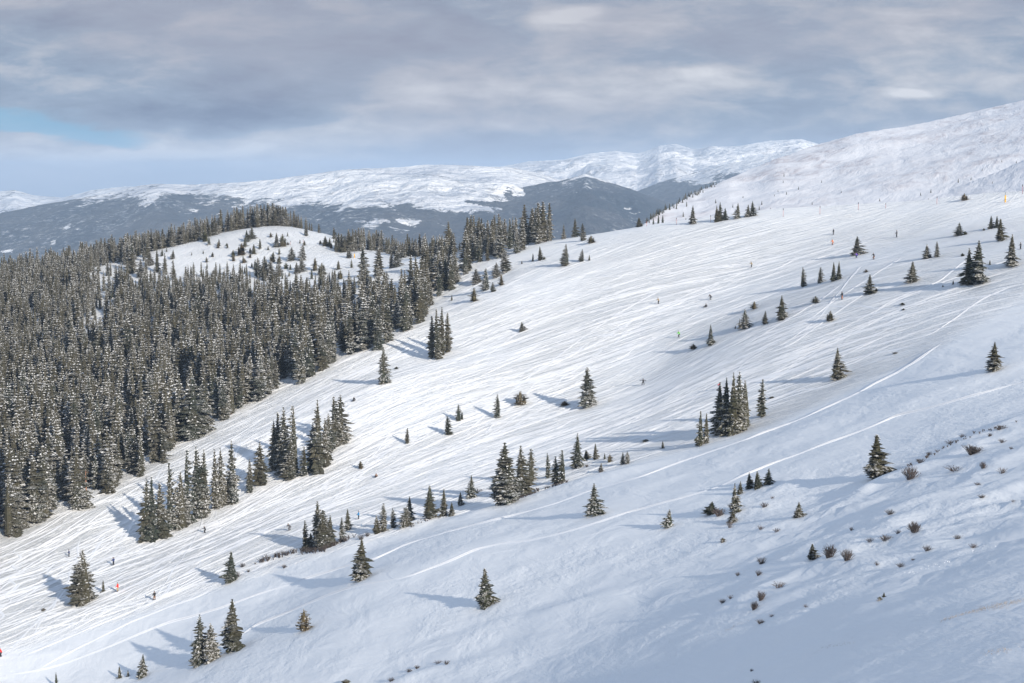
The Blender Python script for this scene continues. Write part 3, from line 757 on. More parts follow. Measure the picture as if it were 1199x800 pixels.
SAPS = """
121,693,15,6,0|thin sapling between the large spruce and the red clad skier
140,794,15,7,0|taller of two saplings beside the small spruce at the bottom edge
150,792,8,5,1|shorter of two saplings beside the small spruce at the bottom edge
66,805,19,6,0|sapling cut by the lower border of the view
541,491,10,5,0|sapling touching the taller one of a close pair on the run
422,549,10,6,3|tiny brown sapling on the run below the crooked clump
661,475,6,8,4|low dark bush in a tree shadow beside the lone tall spruce
776,525,9,6,0|small sapling at the end of the biggest clump's shadow
708,538,8,4,1|thinner sapling of two above the willow knoll
714,541,10,6,3|rounder sapling of two above the willow knoll
812,409,7,8,4|pale bushy sapling below the green clad skier
832,403,6,12,3|brushy sapling around the foot of the forked spruce
915,375,4,9,3|brush around the foot of the thick spruce
866,385,13,4,0|sapling leaning against a conical spruce on the run
861,385,4,3,1|tiny sapling downhill of a conical spruce
955,355,9,9,4|olive sapling above the thick spruce
1014,319,4,7,4|flat bush on the run below the black clad skier
1026,341,4,5,3|dry bush at the uphill foot of a spruce
1057,357,3,6,4|upper dot of two tiny bushes on the open slope
1058,363,2,4,3|lower dot of two tiny bushes on the open slope
1116,333,5,4,0|tiny sapling downhill of the great double spruce
1104,336,3,3,1|tiniest sapling downhill of the great double spruce
1127,300,4,5,3|small bush between the great spruce and the upper row
1159,310,6,4,0|tiny sapling between the great spruce and its neighbour
1130,275,5,5,3|bush touching a short spruce high on the run
1129,235,9,9,4|dark round bush on the skyline by the yellow post
1152,270,3,4,4|tiny bush downhill of the short skyline pair
690,305,7,4,1|sapling beside a short spruce on the run
624,306,10,4,0|narrow sapling downhill of a short spruce by the forest edge
637,304,4,4,3|tiny sapling uphill of a short spruce by the forest edge
611,309,4,3,1|isolated tiny sapling near the forest edge
685,268,5,3,0|tiny sapling breaking the ridge line by the far valley
529,352,7,4,0|small sapling on the snow outside the forest edge
592,316,6,4,3|scrubby sapling clinging to the edge group
317,278,6,5,3|round sapling on the brow of the knoll
327,298,8,5,0|sapling below the pair on the knoll brow
320,300,6,4,1|tiny sapling left of another below the knoll brow pair
337,287,4,4,3|very small sapling by the orange stakes on the knoll
335,315,8,6,3|double topped small sapling on the knoll flank
340,316,7,5,0|snowy small sapling beside the double topped one
314,293,5,4,1|dot like sapling below the knoll brow
293,296,6,4,3|brown sapling right of the rounded pine cluster
293,302,5,4,3|lower brown sapling near the rounded pine cluster
286,308,6,6,4|pale scrubby sapling below the rounded pine cluster
265,288,4,3,1|speck of a sapling on the bare shoulder
238,297,4,3,0|lone speck of a sapling low on the bare shoulder
249,301,6,4,3|little brown sapling above the forest tops
195,295,5,3,1|faint sapling on the white shoulder rim
202,308,3,3,1|tiny dot below a small dark spruce on the white shoulder
375,286,5,4,3|small bush left of the saddle rim cluster
388,291,7,4,3|brown drooping sapling at the foot of the saddle rim cluster
391,284,5,3,1|sapling under the spruce behind the saddle rim cluster
458,297,7,5,4|rounded sapling on the snowy saddle
846,635,6,6,3|olive sapling alone under the willow edge
1035,699,6,5,1|upper dark sapling of two on the blank lower slope
1030,703,5,6,4|lower dark sapling of two on the blank lower slope
464,432,3,5,4|dark tuft just uphill of the lone edge spruce
51,715,3,5,4|small dark tuft below the large spruce
347,524,2,3,1|tiny tuft beside the upper clump
225,775,5,5,4|bush at the downhill foot of the twin spruces
406,800,5,8,4|tuft at the very bottom of the view
756,517,3,7,4|flat dark bush half buried above the small sapling
1049,414,2,6,4|little tuft on the smooth slope above the single spruce
904,466,2,6,4|faint tuft beside the slender spruce
"""
for ln in SAPS.strip().splitlines():
    a, lab = ln.split('|'); u, v, h, wd, k = a.split(',')
    p = cast(float(u), float(v)); m = px(p); sapling(p, float(h) * m, float(wd) * m, int(k), lab)


# belts of trees that stand just behind the knoll crest and along the saddle
BELT = []
for u in np.arange(96, 372, 3.1):
    vc = np.interp(u, [96, 130, 160, 200, 240, 265, 290, 330, 352, 375], [306, 303, 298, 289, 280, 269, 264.5, 262.5, 264.5, 274])
    if u > 352 and rng.random() < .45: continue
    for k in range(1 if u > 335 else 2):
        try: p = cast(u + rng.uniform(-2, 2), vc + 1.0)
        except ValueError: continue
        y = p[1] + rng.uniform(2, 10) + 14 * k; x = p[0] * y / p[1]; m = y / F
        base = project(x, y, float(zg(x, y)))[1]; ht = (base - vc) + np.interp(u, [100, 320, 345, 375], [24, 25, 19, 11]) * rng.uniform(.6, 1.08)
        BELT.append((x, y, float(zg(x, y)), ht * m, u, 0))
for u in np.arange(394, 530, 3.4):
    vc = np.interp(u, [394, 440, 480, 530], [296, 294, 290, 287])
    for k in range(2):
        if rng.random() < .12: continue
        p = cast(u + rng.uniform(-2, 2), vc - rng.uniform(0, 2)); y = p[1] + 7 * k; x = p[0] * y / p[1]
        BELT.append((x, y, float(zg(x, y)), rng.uniform(15, 28) * y / F, u, 1))
# ------------------------------------------------------------------ the forest
FOR = [(-60, 690), (0, 640), (40, 612), (65, 606), (95, 601), (103, 588), (125, 580), (146, 569), (165, 560), (180, 549), (212, 531), (235, 519), (245, 498), (262, 494), (290, 484), (315, 467), (345, 451), (365, 446), (385, 429), (405, 416), (440, 412), (458, 402), (472, 398), (486, 388), (500, 369), (511, 348), (530, 341), (547, 330), (553, 312), (572, 306), (600, 299), (626, 288), (650, 281),
       (640, 277), (600, 276), (540, 282), (520, 286), (478, 290), (398, 294), (392, 291), (470, 296), (500, 293), (520, 290), (522, 305), (500, 316), (470, 330), (455, 345), (440, 352), (420, 345), (385, 348), (330, 352), (310, 342), (270, 335), (235, 329), (215, 336), (180, 331), (160, 335), (140, 332), (135, 328), (150, 316), (170, 306), (178, 297), (200, 288), (240, 279), (265, 268), (290, 263), (330, 262.5), (352, 264), (360, 268), (345, 255), (300, 240), (200, 250), (-60, 250)]
CLEAR = [[(92, 328), (135, 303), (150, 316), (140, 340), (136, 388), (112, 380), (104, 350)], [(206, 462), (222, 452), (224, 476), (210, 482)], [(415, 352), (438, 352), (420, 380), (408, 372)], [(455, 345), (470, 330), (492, 318), (498, 326), (470, 362), (452, 372)], [(518, 290), (530, 284), (548, 284), (545, 300), (530, 310), (520, 304)]]
fx_, fy_ = np.meshgrid(np.arange(-520, 90, 5.1), np.arange(400, 1180, 5.1))
fx_ = (fx_ + rng.uniform(-2.1, 2.1, fx_.shape)).ravel(); fy_ = (fy_ + rng.uniform(-2.1, 2.1, fy_.shape)).ravel()
fz_ = zg(fx_, fy_); fu, fv = project(fx_, fy_, fz_)
keep = poly_mask(fu, fv, FOR) & (fu > -60)
for c in CLEAR: keep &= ~(poly_mask(fu, fv, c) & (rng.random(len(fx_)) > (.26 if c is CLEAR[0] else .05)))
clump = fbm(fx_ / 17, fy_ / 17, 3, 101)
keep &= (rng.random(len(fx_)) < np.where(clump < -.22, .38, np.where(fv < 300, .80, .97)))
fringe = poly_mask(fu, fv, [(150, 316), (200, 320), (260, 322), (300, 326), (335, 332), (400, 334), (425, 345), (385, 350), (330, 354), (270, 338), (235, 331), (180, 333)])
keep |= fringe & (rng.random(len(fx_)) < .22)
# trees behind the crest are hidden except a belt whose tops show
zz_ok = np.ones(len(fx_), bool)
keep &= ~((fy_ > 1060) & (rng.random(len(fx_)) < .6))
fx_, fy_, fz_, fu, fv = [a[keep] for a in (fx_, fy_, fz_, fu, fv)]
Ua = np.array([(a[0], a[1]) for a in used]); Uw = np.array([a[2] for a in used])
ok = np.array([np.all(np.hypot(Ua[:, 0] - a, Ua[:, 1] - b) > Uw * .45 + .8) for a, b in zip(fx_, fy_)])
fx_, fy_, fz_, fu, fv = [a[ok] for a in (fx_, fy_, fz_, fu, fv)]
mpp = np.hypot(fy_, fz_) / F
Hp = np.interp(fy_, [430, 560, 700, 850, 1000, 1150], [18.5, 18.0, 16.5, 15.0, 13.0, 12.0]) * (rng.uniform(.50, 1.15, len(fx_)) + .22 * fbm(fx_ / 14, fy_ / 14, 2, 103))
Hp *= np.where((fu > 150) & (fu < 420) & (fv > 320) & (fv < 362), .72, 1.0)            # the thin upper fringe below the clearing is younger
Hp *= np.where((fu > 395) & (fu < 520) & (fv < 300), .72, 1.0)
Wp = Hp * rng.uniform(.19, .32, len(fx_))
B_ = np.array(BELT)
fx_ = np.r_[fx_, B_[:, 0]]; fy_ = np.r_[fy_, B_[:, 1]]; fz_ = np.r_[fz_, B_[:, 2]]; Hp = np.r_[Hp, B_[:, 3]]; Wp = np.r_[Wp, B_[:, 3] * rng.uniform(.27, .38, len(B_))]
fu, fv = project(fx_, fy_, fz_); mpp = np.hypot(fy_, fz_) / F
# depth of the forest edge: the first trees met coming from the run show largest
ed = np.full(len(fx_), 0.0)
ordr = np.argsort(fy_ + 0.0)
bins = {}
front = np.zeros(len(fx_), bool); vis = []
for i in ordr:                                                     # rough occlusion count per image column
    b = int(fu[i] // 7); cov = bins.get(b, 1e9); top = fv[i] - Hp[i] / mpp[i]
    shown = min(cov, fv[i]) - top if cov < 1e8 else Hp[i] / mpp[i]
    vis.append((shown, i)); bins[b] = min(cov, top)
score = np.zeros(len(fx_))
for s_, i in vis: score[i] = s_
NF = 300 - len([1 for o in bpy.data.objects if o.name.startswith('spruce_tree')])
cand = np.where((fu > 2) & (fu < 660))[0]
top_i = cand[np.argsort(-score[cand])[:max(0, NF)]]
front[top_i] = True
def flabel(u, v, h):
    if v < 306 and u < 380: return 'spruce in the belt standing along the crest of the knoll', 'spruces along the knoll crest'
    if v < 300 and u < 532: return 'spruce in the row standing along the snowy saddle', 'spruces along the saddle'
    if v < 300 and u < 400: return 'snow dusted spruce at the top of the forest under the knoll crest', 'spruces at the top of the forest'
    if u > 480: return 'snow dusted spruce in the upper tip of the forest beside the run', 'spruces in the upper tip of the forest'
    if u > 330: return 'tall snow dusted spruce at the forest corner below the knoll', 'spruces at the forest corner'
    if u > 160: return 'tall snow dusted spruce on the middle stretch of the forest edge', 'spruces on the middle of the forest edge'
    return 'snow dusted spruce on the lowest stretch of the forest edge', 'spruces on the lowest stretch of the forest edge'
for i in top_i:
    l, g = flabel(fu[i], fv[i], Hp[i] / mpp[i])
    conifer((fx_[i], fy_[i], fz_[i]), Hp[i], Wp[i], 'tall' if rng.random() < .8 else 'slim', l, g)
LOW = [crown(100 + s, 18, 9, .70, 1.6, .12 + .14 * s, .10, .035, .5) for s in range(6)] + [crown(110 + s, 16, 7, .6, 1.35, .15 + .2 * s, .14, .03, .6) for s in range(3)]
VV = []; TT = []; MM = []; off_ = 0
for i in np.where(~front)[0]:
    v, t_, m_ = LOW[rng.integers(len(LOW))]; a = rng.uniform(0, 6.28); c, s_ = math.cos(a), math.sin(a); r_ = Wp[i] * .56
    VV.append(np.c_[(v[:, 0] * c - v[:, 1] * s_) * r_ + fx_[i], (v[:, 0] * s_ + v[:, 1] * c) * r_ + fy_[i], v[:, 2] * Hp[i] + fz_[i] - .1]); TT.append(t_ + off_); MM.append(m_); off_ += len(v)
print('forest trees', len(fx_), 'front', len(top_i), 'tris', sum(map(len, TT)))
fo = link('forest', mesh_tris('forest', np.vstack(VV), np.vstack(TT), [M_NEEDLE, M_LOAD], np.concatenate(MM)))
tag(fo, 'dense snow dusted spruce forest covering the lower knoll', kind='stuff')
# young trees scattered over the knoll
KN = [(175, 318), (200, 300), (245, 284), (290, 276), (330, 268), (365, 276), (395, 300), (430, 305), (410, 330), (380, 342), (330, 344), (280, 332), (230, 322)]
n_ = 0
while n_ < 46:
    u = rng.uniform(175, 430); v = rng.uniform(268, 344)
    if not poly_mask(np.array([u]), np.array([v]), KN)[0] or rng.random() > (v - 262) / 70: continue
    p = cast(u, v); m = px(p)
    if np.min(np.hypot(Ua[:, 0] - p[0], Ua[:, 1] - p[1])) < 3: continue
    h = rng.uniform(4, 13) * m; sapling(p, h, h * rng.uniform(.4, .75), int(rng.integers(0, 5)), 'young spruce in the loose scatter over the snowy knoll', 'young spruces scattered over the knoll'); n_ += 1
# dead reddish trunk at the forest edge
p = cast(101, 580); H = 30 * px(p); t = empty('dead_tree', p); tag(t, 'bare reddish dead trunk standing at the forest edge', 'dead tree')
q = Parts(); q.tube([(0, 0, -.3), (.05, 0, H * .4), (-.05, 0, H * .75), (.05, 0, H)], [.22, .18, .12, .04], 8); link('trunk', q.mesh('trunk', [M_DEAD], True), t)
for k in range(7):
    a = k * 2.2; z = H * (.35 + .09 * k); q = Parts(); q.tube([(0, 0, z), (math.cos(a) * .6, math.sin(a) * .6, z + .1), (math.cos(a) * 1.1, math.sin(a) * 1.1, z - .05)], [.05, .03, .01], 5); link('branch', q.mesh('branch', [M_DEAD]), t)

# trees dotted over the far hill and down its edge
HT = [(918, 207, 4), (921, 228, 4), (911, 225, 3), (907, 230, 3), (962, 253 - 39, 3), (1122, 214, 5), (1090, 226, 5), (1078, 229, 4), (1079, 238, 3), (1087, 236, 4), (1110, 235, 4), (1162, 215, 3), (1137, 211, 4), (917, 214, 3), (935, 222, 4), (902, 247, 4), (1068, 240, 4), (1071, 239, 4),
      (1065, 241, 3), (838, 238, 5), (804, 242, 6), (792, 245, 6), (800, 254, 6), (771, 262, 10), (776, 263, 11), (765, 263, 8), (803, 262, 7), (892, 240, 5), (889, 246, 5), (858, 243, 4), (1150, 200, 3), (1173, 190, 3), (1190, 191, 3), (870, 232, 3), (951, 240, 4), (985, 226, 3), (1030, 236, 4)]
for u in np.arange(750, 840, 1.7):                        # broken line of trees down the hill's shaded rim
    f = (u - 752) / 84
    if rng.random() < .85: HT.append((u, np.interp(u, R_SKY[:, 0], R_SKY[:, 1]) + rng.uniform(.5, 5), rng.uniform(5, 9) * (1 - .35 * f)))
for u, v, h in HT:
    try: p = cast_h(u, v)
    except ValueError: continue
    m = px(p); o = link('hillside_spruce', SAP[int(rng.integers(0, 3))]); H = h * m * 1.1
    o.location = (p[0], p[1], p[2] - .2); o.scale = (H * .22, H * .22, H)
    if u < 840: tag(o, 'small dark spruce on the shaded rim of the far snow hill', 'spruce tree', 'spruces down the rim of the far hill')
    else: tag(o, 'tiny dark spruce dotted on the windblown far snow hill', 'spruce tree', 'spruces dotted over the far hill')

# ------------------------------------------------------------------ willows and dry tufts
def willow(seed, n, spread, m, fork=2):
    r_ = np.random.default_rng(seed); p = Parts()
    for i in range(n):
        a = r_.uniform(0, 6.28); s0 = r_.uniform(0, .35); lean = r_.uniform(.05, spread); h = r_.uniform(.5, 1.0) * (1 - .25 * lean)
        b0 = np.array([math.cos(a) * s0, math.sin(a) * s0, -.05]); tip = np.array([math.cos(a) * (s0 + lean), math.sin(a) * (s0 + lean), h])
        md = (b0 + tip) / 2 + [0, 0, .08]
        p.tube([b0, md, tip], [.026, .020, .010], 3)
        for k in range(fork):
            f = r_.uniform(.35, .85); st = b0 + (tip - b0) * f; d = np.array([r_.normal(0, .22), r_.normal(0, .22), r_.uniform(.1, .3)])
            p.tube([st, st + d * .5 + [0, 0, .03], st + d], [.018, .013, .008], 3)
    return p.mesh('willow', [m])
WL = [willow(1, 80, .75, M_TWIG), willow(2, 60, .9, M_TWIG2), willow(3, 90, .6, M_TWIG)]
LO = [willow(11, 44, 1.0, M_TWIG, 1), willow(12, 34, 1.1, M_TWIG2, 1), willow(13, 50, .9, M_TWIG, 2)]
SHR = """
1066,561,17,22,1|large grey willow beside the ragged spruce
1139,532,12,27,0|widest brown willow on the scoured rim
1118,551,7,30,1|low spreading willow below the widest one
1173,554,8,13,1|pale twiggy willow uphill of the spreading one
1171,503,6,18,0|dark tuft on the crest of the scoured rim
1159,511,5,7,0|small tuft just below the crest of the scoured rim
1126,512,5,8,1|grey tuft above the widest willow
1174,518,5,12,1|grey tuft uphill of the widest willow
1184,526,4,6,0|tiny tuft uphill of the widest willow
1151,549,10,9,1|thin grey willow by a dark scoured notch
1145,568,4,10,0|dark tuft at the end of the scoured notch
1150,583,5,12,0|brown tuft alone under the scoured notch
1187,588,4,7,1|small grey tuft by the view's uphill border
1078,542,6,14,0|brown tuft halfway down the scoured rim
1088,533,5,10,0|second tuft halfway up the scoured rim
1112,520,6,14,1|grassy tuft near the top of the scoured rim
1042,602,7,13,0|dark tuft on the small rim below the ragged spruce
971,653,16,21,0|round brown willow touching a short spruce
992,656,15,17,1|pale brown willow uphill of the round one
1071,623,13,20,0|fan shaped brown willow on the lower slope
1037,633,8,17,0|long brown willow downhill of the fan shaped one
1051,625,6,9,1|small willow between the long and the fan shaped ones
1018,635,7,10,1|thin pale willow downhill of the long one
997,621,5,6,0|dark tuft above the thin pale willow
1086,645,8,13,0|brown tuft below the fan shaped willow
1121,631,6,12,0|dark tuft uphill of the fan shaped willow
1139,641,6,12,1|pale tuft uphill of the dark one
1055,664,6,14,0|flat brown tuft lowest under the fan shaped willow
1027,662,6,7,1|thin tuft beside the flat brown one
1069,656,3,6,0|speck of a tuft above the flat brown one
909,623,6,10,1|pale tuft downhill of the small lone spruce
944,711,4,8,1|lone pale tuft on the blank lower slope
903,722,4,8,1|pale tuft under the row of dark tufts
912,688,8,18,1|wide pale tuft beside the row of dark tufts
892,660,9,15,0|dark tuft highest of the row on the lower slope
888,674,8,10,0|dark tuft second from the top of the row
864,674,5,8,0|small tuft apart downhill of the row
846,706,6,11,0|dark tuft at the downhill end of the row
856,701,5,9,1|thin tuft next to the downhill end of the row
883,714,11,12,0|brown upright tuft in the row
891,703,13,12,1|taller grey upright tuft in the row
890,730,6,13,0|flat dark tuft at the foot of the row
891,620,6,9,1|grey tuft beside the willow edge spruces
895,594,7,11,0|brown willow tuft uphill of the willow edge spruces
904,584,4,6,1|tiny tuft between the edge spruces and the small lone spruce
857,596,8,12,0|willow tuft at the foot of the tallest willow edge spruce
842,604,10,18,1|grey willow around a short dark spruce
855,618,9,10,1|grey willow beside the squat edge spruce
880,786,4,5,0|speck of a tuft on the shaded lower slope
886,801,6,14,0|dark tuft cut by the lower border of the view
458,798,6,10,0|dark tuft on the low rim at the bottom of the view
479,787,5,9,0|second dark tuft along the low rim at the bottom
488,783,5,8,0|third dark tuft along the low rim at the bottom
513,777,4,12,1|pale tuft along the low rim at the bottom
523,778,6,9,0|uppermost dark tuft along the low rim at the bottom
333,665,5,8,0|dark round tuft below the lower willow band
284,664,6,9,0|tuft at the lower end of the willow band
291,670,4,5,0|speck of a tuft by the willow band
278,676,8,9,0|brown willow at the foot of the dark spruce
423,632,7,10,0|brown willow under the blue clad skier
430,628,6,8,0|reddish tuft above the willow knoll spruces
703,553,5,9,0|dry bush on the knoll by a small spruce
687,547,4,5,4|little dark tuft by the tall knoll spruce
558,576,5,22,1|grey willow line beside the dark spruce
"""
for ln in SHR.strip().splitlines():
    a, lab = ln.split('|'); u, v, h, wd, k = a.split(','); h = float(h); wd = float(wd)
    p = cast(float(u), float(v)); m = px(p); lst = WL if h > 9 else LO
    k = int(k); o = link('willow_shrub', lst[{0: 0, 1: 1, 4: 2}[k] if h > 9 else {0: 0, 1: 1, 4: 2}[k]]); o.location = (p[0], p[1], p[2] - .05)
    o.rotation_euler = (0, 0, random.uniform(0, 6.28)); o.scale = (wd * m * .5, wd * m * .5, h * m * 1.05); tag(o, lab, 'willow shrub')
# brown willow bands: too many stems to count
def band(line, n, wdt, hh, nm, lab):
    P_ = np.array([cast(u, v) for u, v in line]); L = np.r_[0, np.cumsum(np.hypot(*np.diff(P_[:, :2], axis=0).T))]; q = Parts(); tv = [w_.vertices for w_ in ()]
    for i in range(n):
        s_ = rng.uniform(0, L[-1]); x = np.interp(s_, L, P_[:, 0]) + rng.normal(0, wdt); y = np.interp(s_, L, P_[:, 1]) + rng.normal(0, wdt); z = float(zg(x, y)); h = hh * rng.uniform(.35, 1.0)
        for k in range(9):
            a = rng.uniform(0, 6.28); l = rng.uniform(.2, .8) * h
            q.tube([(x, y, z - .05), (x + math.cos(a) * l * .5, y + math.sin(a) * l * .5, z + h * .6), (x + math.cos(a) * l, y + math.sin(a) * l, z + h * rng.uniform(.7, 1.0))], [.035, .028, .012], 3)
    o = link(nm, q.mesh(nm, [M_TWIG])); tag(o, lab, kind='stuff')
band([(303, 659), (320, 654), (340, 648), (357, 644), (375, 646), (395, 637), (408, 631)], 170, 1.0, 1.3, 'willow_scrub', 'brown willow scrub along the lower knoll edge')
band([(600, 588), (615, 582), (630, 575), (650, 569), (662, 566)], 60, .7, .9, 'willow_scrub', 'brown willow scrub under the knoll row of spruces')
band([(1062, 547), (1075, 541), (1090, 534), (1108, 524), (1130, 513), (1150, 507), (1185, 496)], 40, .5, .5, 'willow_scrub', 'dark scrub stems along the scoured rim')
band([(480, 617), (500, 609), (520, 606)], 18, .8, .6, 'willow_scrub', 'thin scrub at the foot of the knoll row')
q = Parts()
for line, n in (([(1105, 727), (1140, 716), (1170, 709), (1199, 703)], 420), ([(1155, 765), (1185, 761)], 60), ([(1150, 715), (1180, 712)], 50), ([(965, 758), (1000, 753)], 40), ([(850, 738), (876, 727)], 40)):
    P_ = np.array([cast(u, v) for u, v in line])
    for i in range(n):
        f = rng.uniform(0, len(line) - 1.001); j = int(f); c = P_[j] * (1 - f + j) + P_[j + 1] * (f - j); x = c[0] + rng.normal(0, .35); y = c[1] + rng.normal(0, .5); z = float(zg(x, y))
        h = rng.uniform(.08, .24); a = rng.uniform(0, 6.28)
        q.add([(x - .012, y, z - .03), (x + .012, y, z - .03), (x + math.cos(a) * h * .6, y + math.sin(a) * h * .6, z + h)], [(0, 1, 2)])
tag(link('dry_grass', q.mesh('dry_grass', [plain('straw', (.32, .25, .17), .9)])), 'straw coloured dry grass poking through the snow', kind='stuff')

# ------------------------------------------------------------------ ski tracks pressed into the slope
def track(line, wdt=.42, ht=.13, q=None, jit=0.0, img=True):
    pts = [cast(u, v)[:2] for u, v in line] if img else line
    P_ = np.array(pts); L = np.r_[0, np.cumsum(np.hypot(*np.diff(P_, axis=0).T))]
    n = max(6, int(L[-1] / 1.1)); s_ = np.linspace(0, L[-1], n)
    # smooth the polyline
    x = np.interp(s_, L, P_[:, 0]); y = np.interp(s_, L, P_[:, 1])
    kz = max(3, int(n / (len(P_) * 1.6)) | 1); k = np.hanning(kz + 2)[1:-1]; k /= k.sum()
    if n > kz * 2:
        x = np.convolve(np.pad(x, kz // 2, 'reflect', reflect_type='odd'), k, 'valid'); y = np.convolve(np.pad(y, kz // 2, 'reflect', reflect_type='odd'), k, 'valid')
    n = len(x); tx = np.gradient(x); ty = np.gradient(y); l = np.hypot(tx, ty) + 1e-9; nx, ny = -ty / l, tx / l
    wv = wdt * (.8 + .4 * vnoise(s_ * .21, s_ * 0, 3)); hv = ht * (.75 + .5 * vnoise(s_ * .13, s_ * 0 + 9, 4)); ent = np.minimum(np.arange(n), np.arange(n)[::-1]) * 1.1; en = np.clip(ent / 9, 0, 1); hv = hv * en - .03 * (1 - en); wv = wv * (.35 + .65 * en)
    offs = [-1.6, -.75, -.2, .25, .8, 1.6]; hs = [-.35, .75, 1.0, -.1, .55, -.35]
    rows_ = []
    for o_, h_ in zip(offs, hs):
        X = x + nx * o_ * wv; Y = y + ny * o_ * wv; rows_.append(np.c_[X, Y, zg(X, Y) + h_ * hv + .03])
    A_ = np.stack(rows_, 1); m_ = len(offs); idx = np.arange(n * m_).reshape(n, m_)
    T_ = np.concatenate([np.stack([idx[:-1, :-1], idx[1:, :-1], idx[1:, 1:]], -1).reshape(-1, 3), np.stack([idx[:-1, :-1], idx[1:, 1:], idx[:-1, 1:]], -1).reshape(-1, 3)])
    q.add(A_.reshape(-1, 3), T_)
M_TRK = plain('pressed_snow', (.86, .87, .88), .5)
M_TRK.node_tree.nodes['Mix'].inputs[6].default_value = (.82, .83, .85, 1); M_TRK.node_tree.nodes['Mix'].inputs[7].default_value = (.88, .88, .89, 1)
LONG = [[(1105, 400), (1080, 418), (1050, 437), (1020, 452), (980, 472), (940, 490), (900, 505), (850, 523), (800, 540), (750, 559), (700, 572), (650, 590), (615, 600), (576, 610), (520, 624), (470, 640), (440, 655), (410, 662), (360, 677), (300, 697), (250, 715), (200, 728), (150, 748), (100, 768), (50, 784), (0, 792)],
        [(1199, 447), (1150, 461), (1100, 475), (1050, 487), (1020, 500), (975, 517), (940, 530), (900, 545), (870, 557), (840, 571), (800, 583), (735, 600), (700, 612), (660, 624), (620, 633), (590, 636), (560, 643), (520, 660), (480, 675), (450, 681), (420, 686), (385, 697), (340, 716), (300, 732), (255, 760), (215, 778), (185, 786)],
        [(1199, 330), (1150, 350), (1120, 372), (1090, 392), (1050, 402), (1000, 422), (960, 436), (900, 457), (870, 470), (800, 490), (720, 503), (600, 540), (520, 560)],
        [(1050, 402), (1000, 425), (950, 440), (900, 460)], [(262, 683), (230, 700), (200, 710), (150, 730), (110, 750), (60, 775), (20, 800)], [(250, 672), (200, 695), (150, 712), (120, 722), (60, 735), (0, 757)],
        [(240, 678), (180, 705), (120, 730), (60, 755), (0, 780)], [(250, 676), (190, 702), (100, 712), (40, 722), (0, 740)], [(1199, 355), (1120, 374), (1050, 397), (990, 415), (900, 440), (830, 458), (760, 476)],
        [(1199, 312), (1100, 345), (1040, 368), (980, 400), (930, 420), (880, 440)], [(1199, 340), (1120, 352), (1040, 378), (980, 398), (900, 428), (850, 446)], [(990, 330), (960, 352), (930, 370), (900, 388), (860, 412), (820, 428), (770, 448)],
        [(1199, 300), (1120, 325), (1050, 352), (980, 388), (930, 404), (870, 424), (800, 450), (740, 470)], [(1199, 322), (1130, 340), (1060, 362), (1000, 384), (940, 412), (880, 432), (820, 452), (700, 492)], [(1199, 366), (1130, 378), (1070, 392), (1000, 412), (940, 430), (880, 446), (800, 470), (700, 500), (620, 528)],
        [(1199, 345), (1150, 356), (1080, 378), (1040, 392), (980, 420), (920, 446), (860, 464), (780, 486), (660, 512)], [(1060, 300), (1020, 325), (980, 350), (940, 380), (900, 400), (850, 420)], [(1040, 330), (1000, 352), (960, 380), (930, 402), (880, 424), (810, 446)],
        [(1010, 310), (985, 340), (960, 372), (930, 395), (900, 412)], [(1140, 300), (1100, 330), (1060, 345), (1030, 360), (1013, 382)]]
q = Parts()
for i, l in enumerate(LONG): track(l, .36 if i < 2 else .22, .26 if i < 2 else .13, q)
tag(link('track', q.mesh('track', [M_TRK], True)), 'long single ski tracks across the smooth slope', kind='structure')
q = Parts()
c_tg = c_t
for k in range(1100):                                         # lesser tracks of the day follow the heading field of the run
    u = rng.uniform(20, 1190); v = rng.uniform(275, 745)
    p = cast0(u, v, z0)
    if p is None or off_piste(p[0], p[1]) > .3 or poly_mask(np.array([u]), np.array([v]), FOR)[0] or (u < 480 and v < 400): continue
    if v > 640 - .30 * u + 60 and rng.random() < .3: continue
    x, y = p[0], p[1]; pts = [(x, y)]; ph = rng.uniform(0, 6.28); am = rng.choice([.05, .12, .5], p=[.55, .3, .15]); wl = rng.uniform(12, 26); bias = rng.normal(0, .16) if rng.random() < .8 else rng.choice([-1, 1]) * rng.uniform(.35, .8)
    for s_ in range(int(rng.uniform(14, 50))):
        gx_, gy_ = pgrad(np.array([x]), np.array([y])); g = np.array([(gx_ @ c_t)[0], (gy_ @ c_t)[0]]); g /= np.linalg.norm(g) + 1e-9
        d = np.array([g[1], -g[0]]);
        if d @ np.array([-1, -.6]) < 0: d = -d
        a = bias + am * math.sin(s_ * 3 / wl * 6.28 + ph); d = np.array([d[0] * math.cos(a) - d[1] * math.sin(a), d[0] * math.sin(a) + d[1] * math.cos(a)])
        x, y = x + d[0] * 3, y + d[1] * 3
        if off_piste(x, y) > .85 or y < 60: break
        pts.append((x, y))
    if len(pts) > 6: track(pts, rng.uniform(.13, .26), rng.uniform(.05, .12), q, img=False)
tag(link('track', q.mesh('track', [M_TRK], True)), 'many crossing ski tracks on the skied run', kind='structure')
# footprints and ski marks beside the track near the lower right
q = Parts()
for (u0, v0, u1, v1, n) in [(1128, 648, 1168, 640, 16), (1060, 672, 1120, 655, 26), (630, 655, 690, 640, 18), (700, 735, 760, 722, 16), (760, 660, 800, 648, 12)]:
    a, b_ = cast(u0, v0), cast(u1, v1)
    for i in range(n):
        f = i / n; c = a * (1 - f) + b_ * f; x = c[0] + rng.normal(0, .5); y = c[1] + rng.normal(0, .5); q.ball((x, y, float(zg(x, y)) - .02), (.11, .08, .05), 0, 6, 5)
tag(link('snow_crumbs', q.mesh('snow_crumbs', [M_TRK], True)), 'small snow lumps kicked up on the slope', kind='stuff')

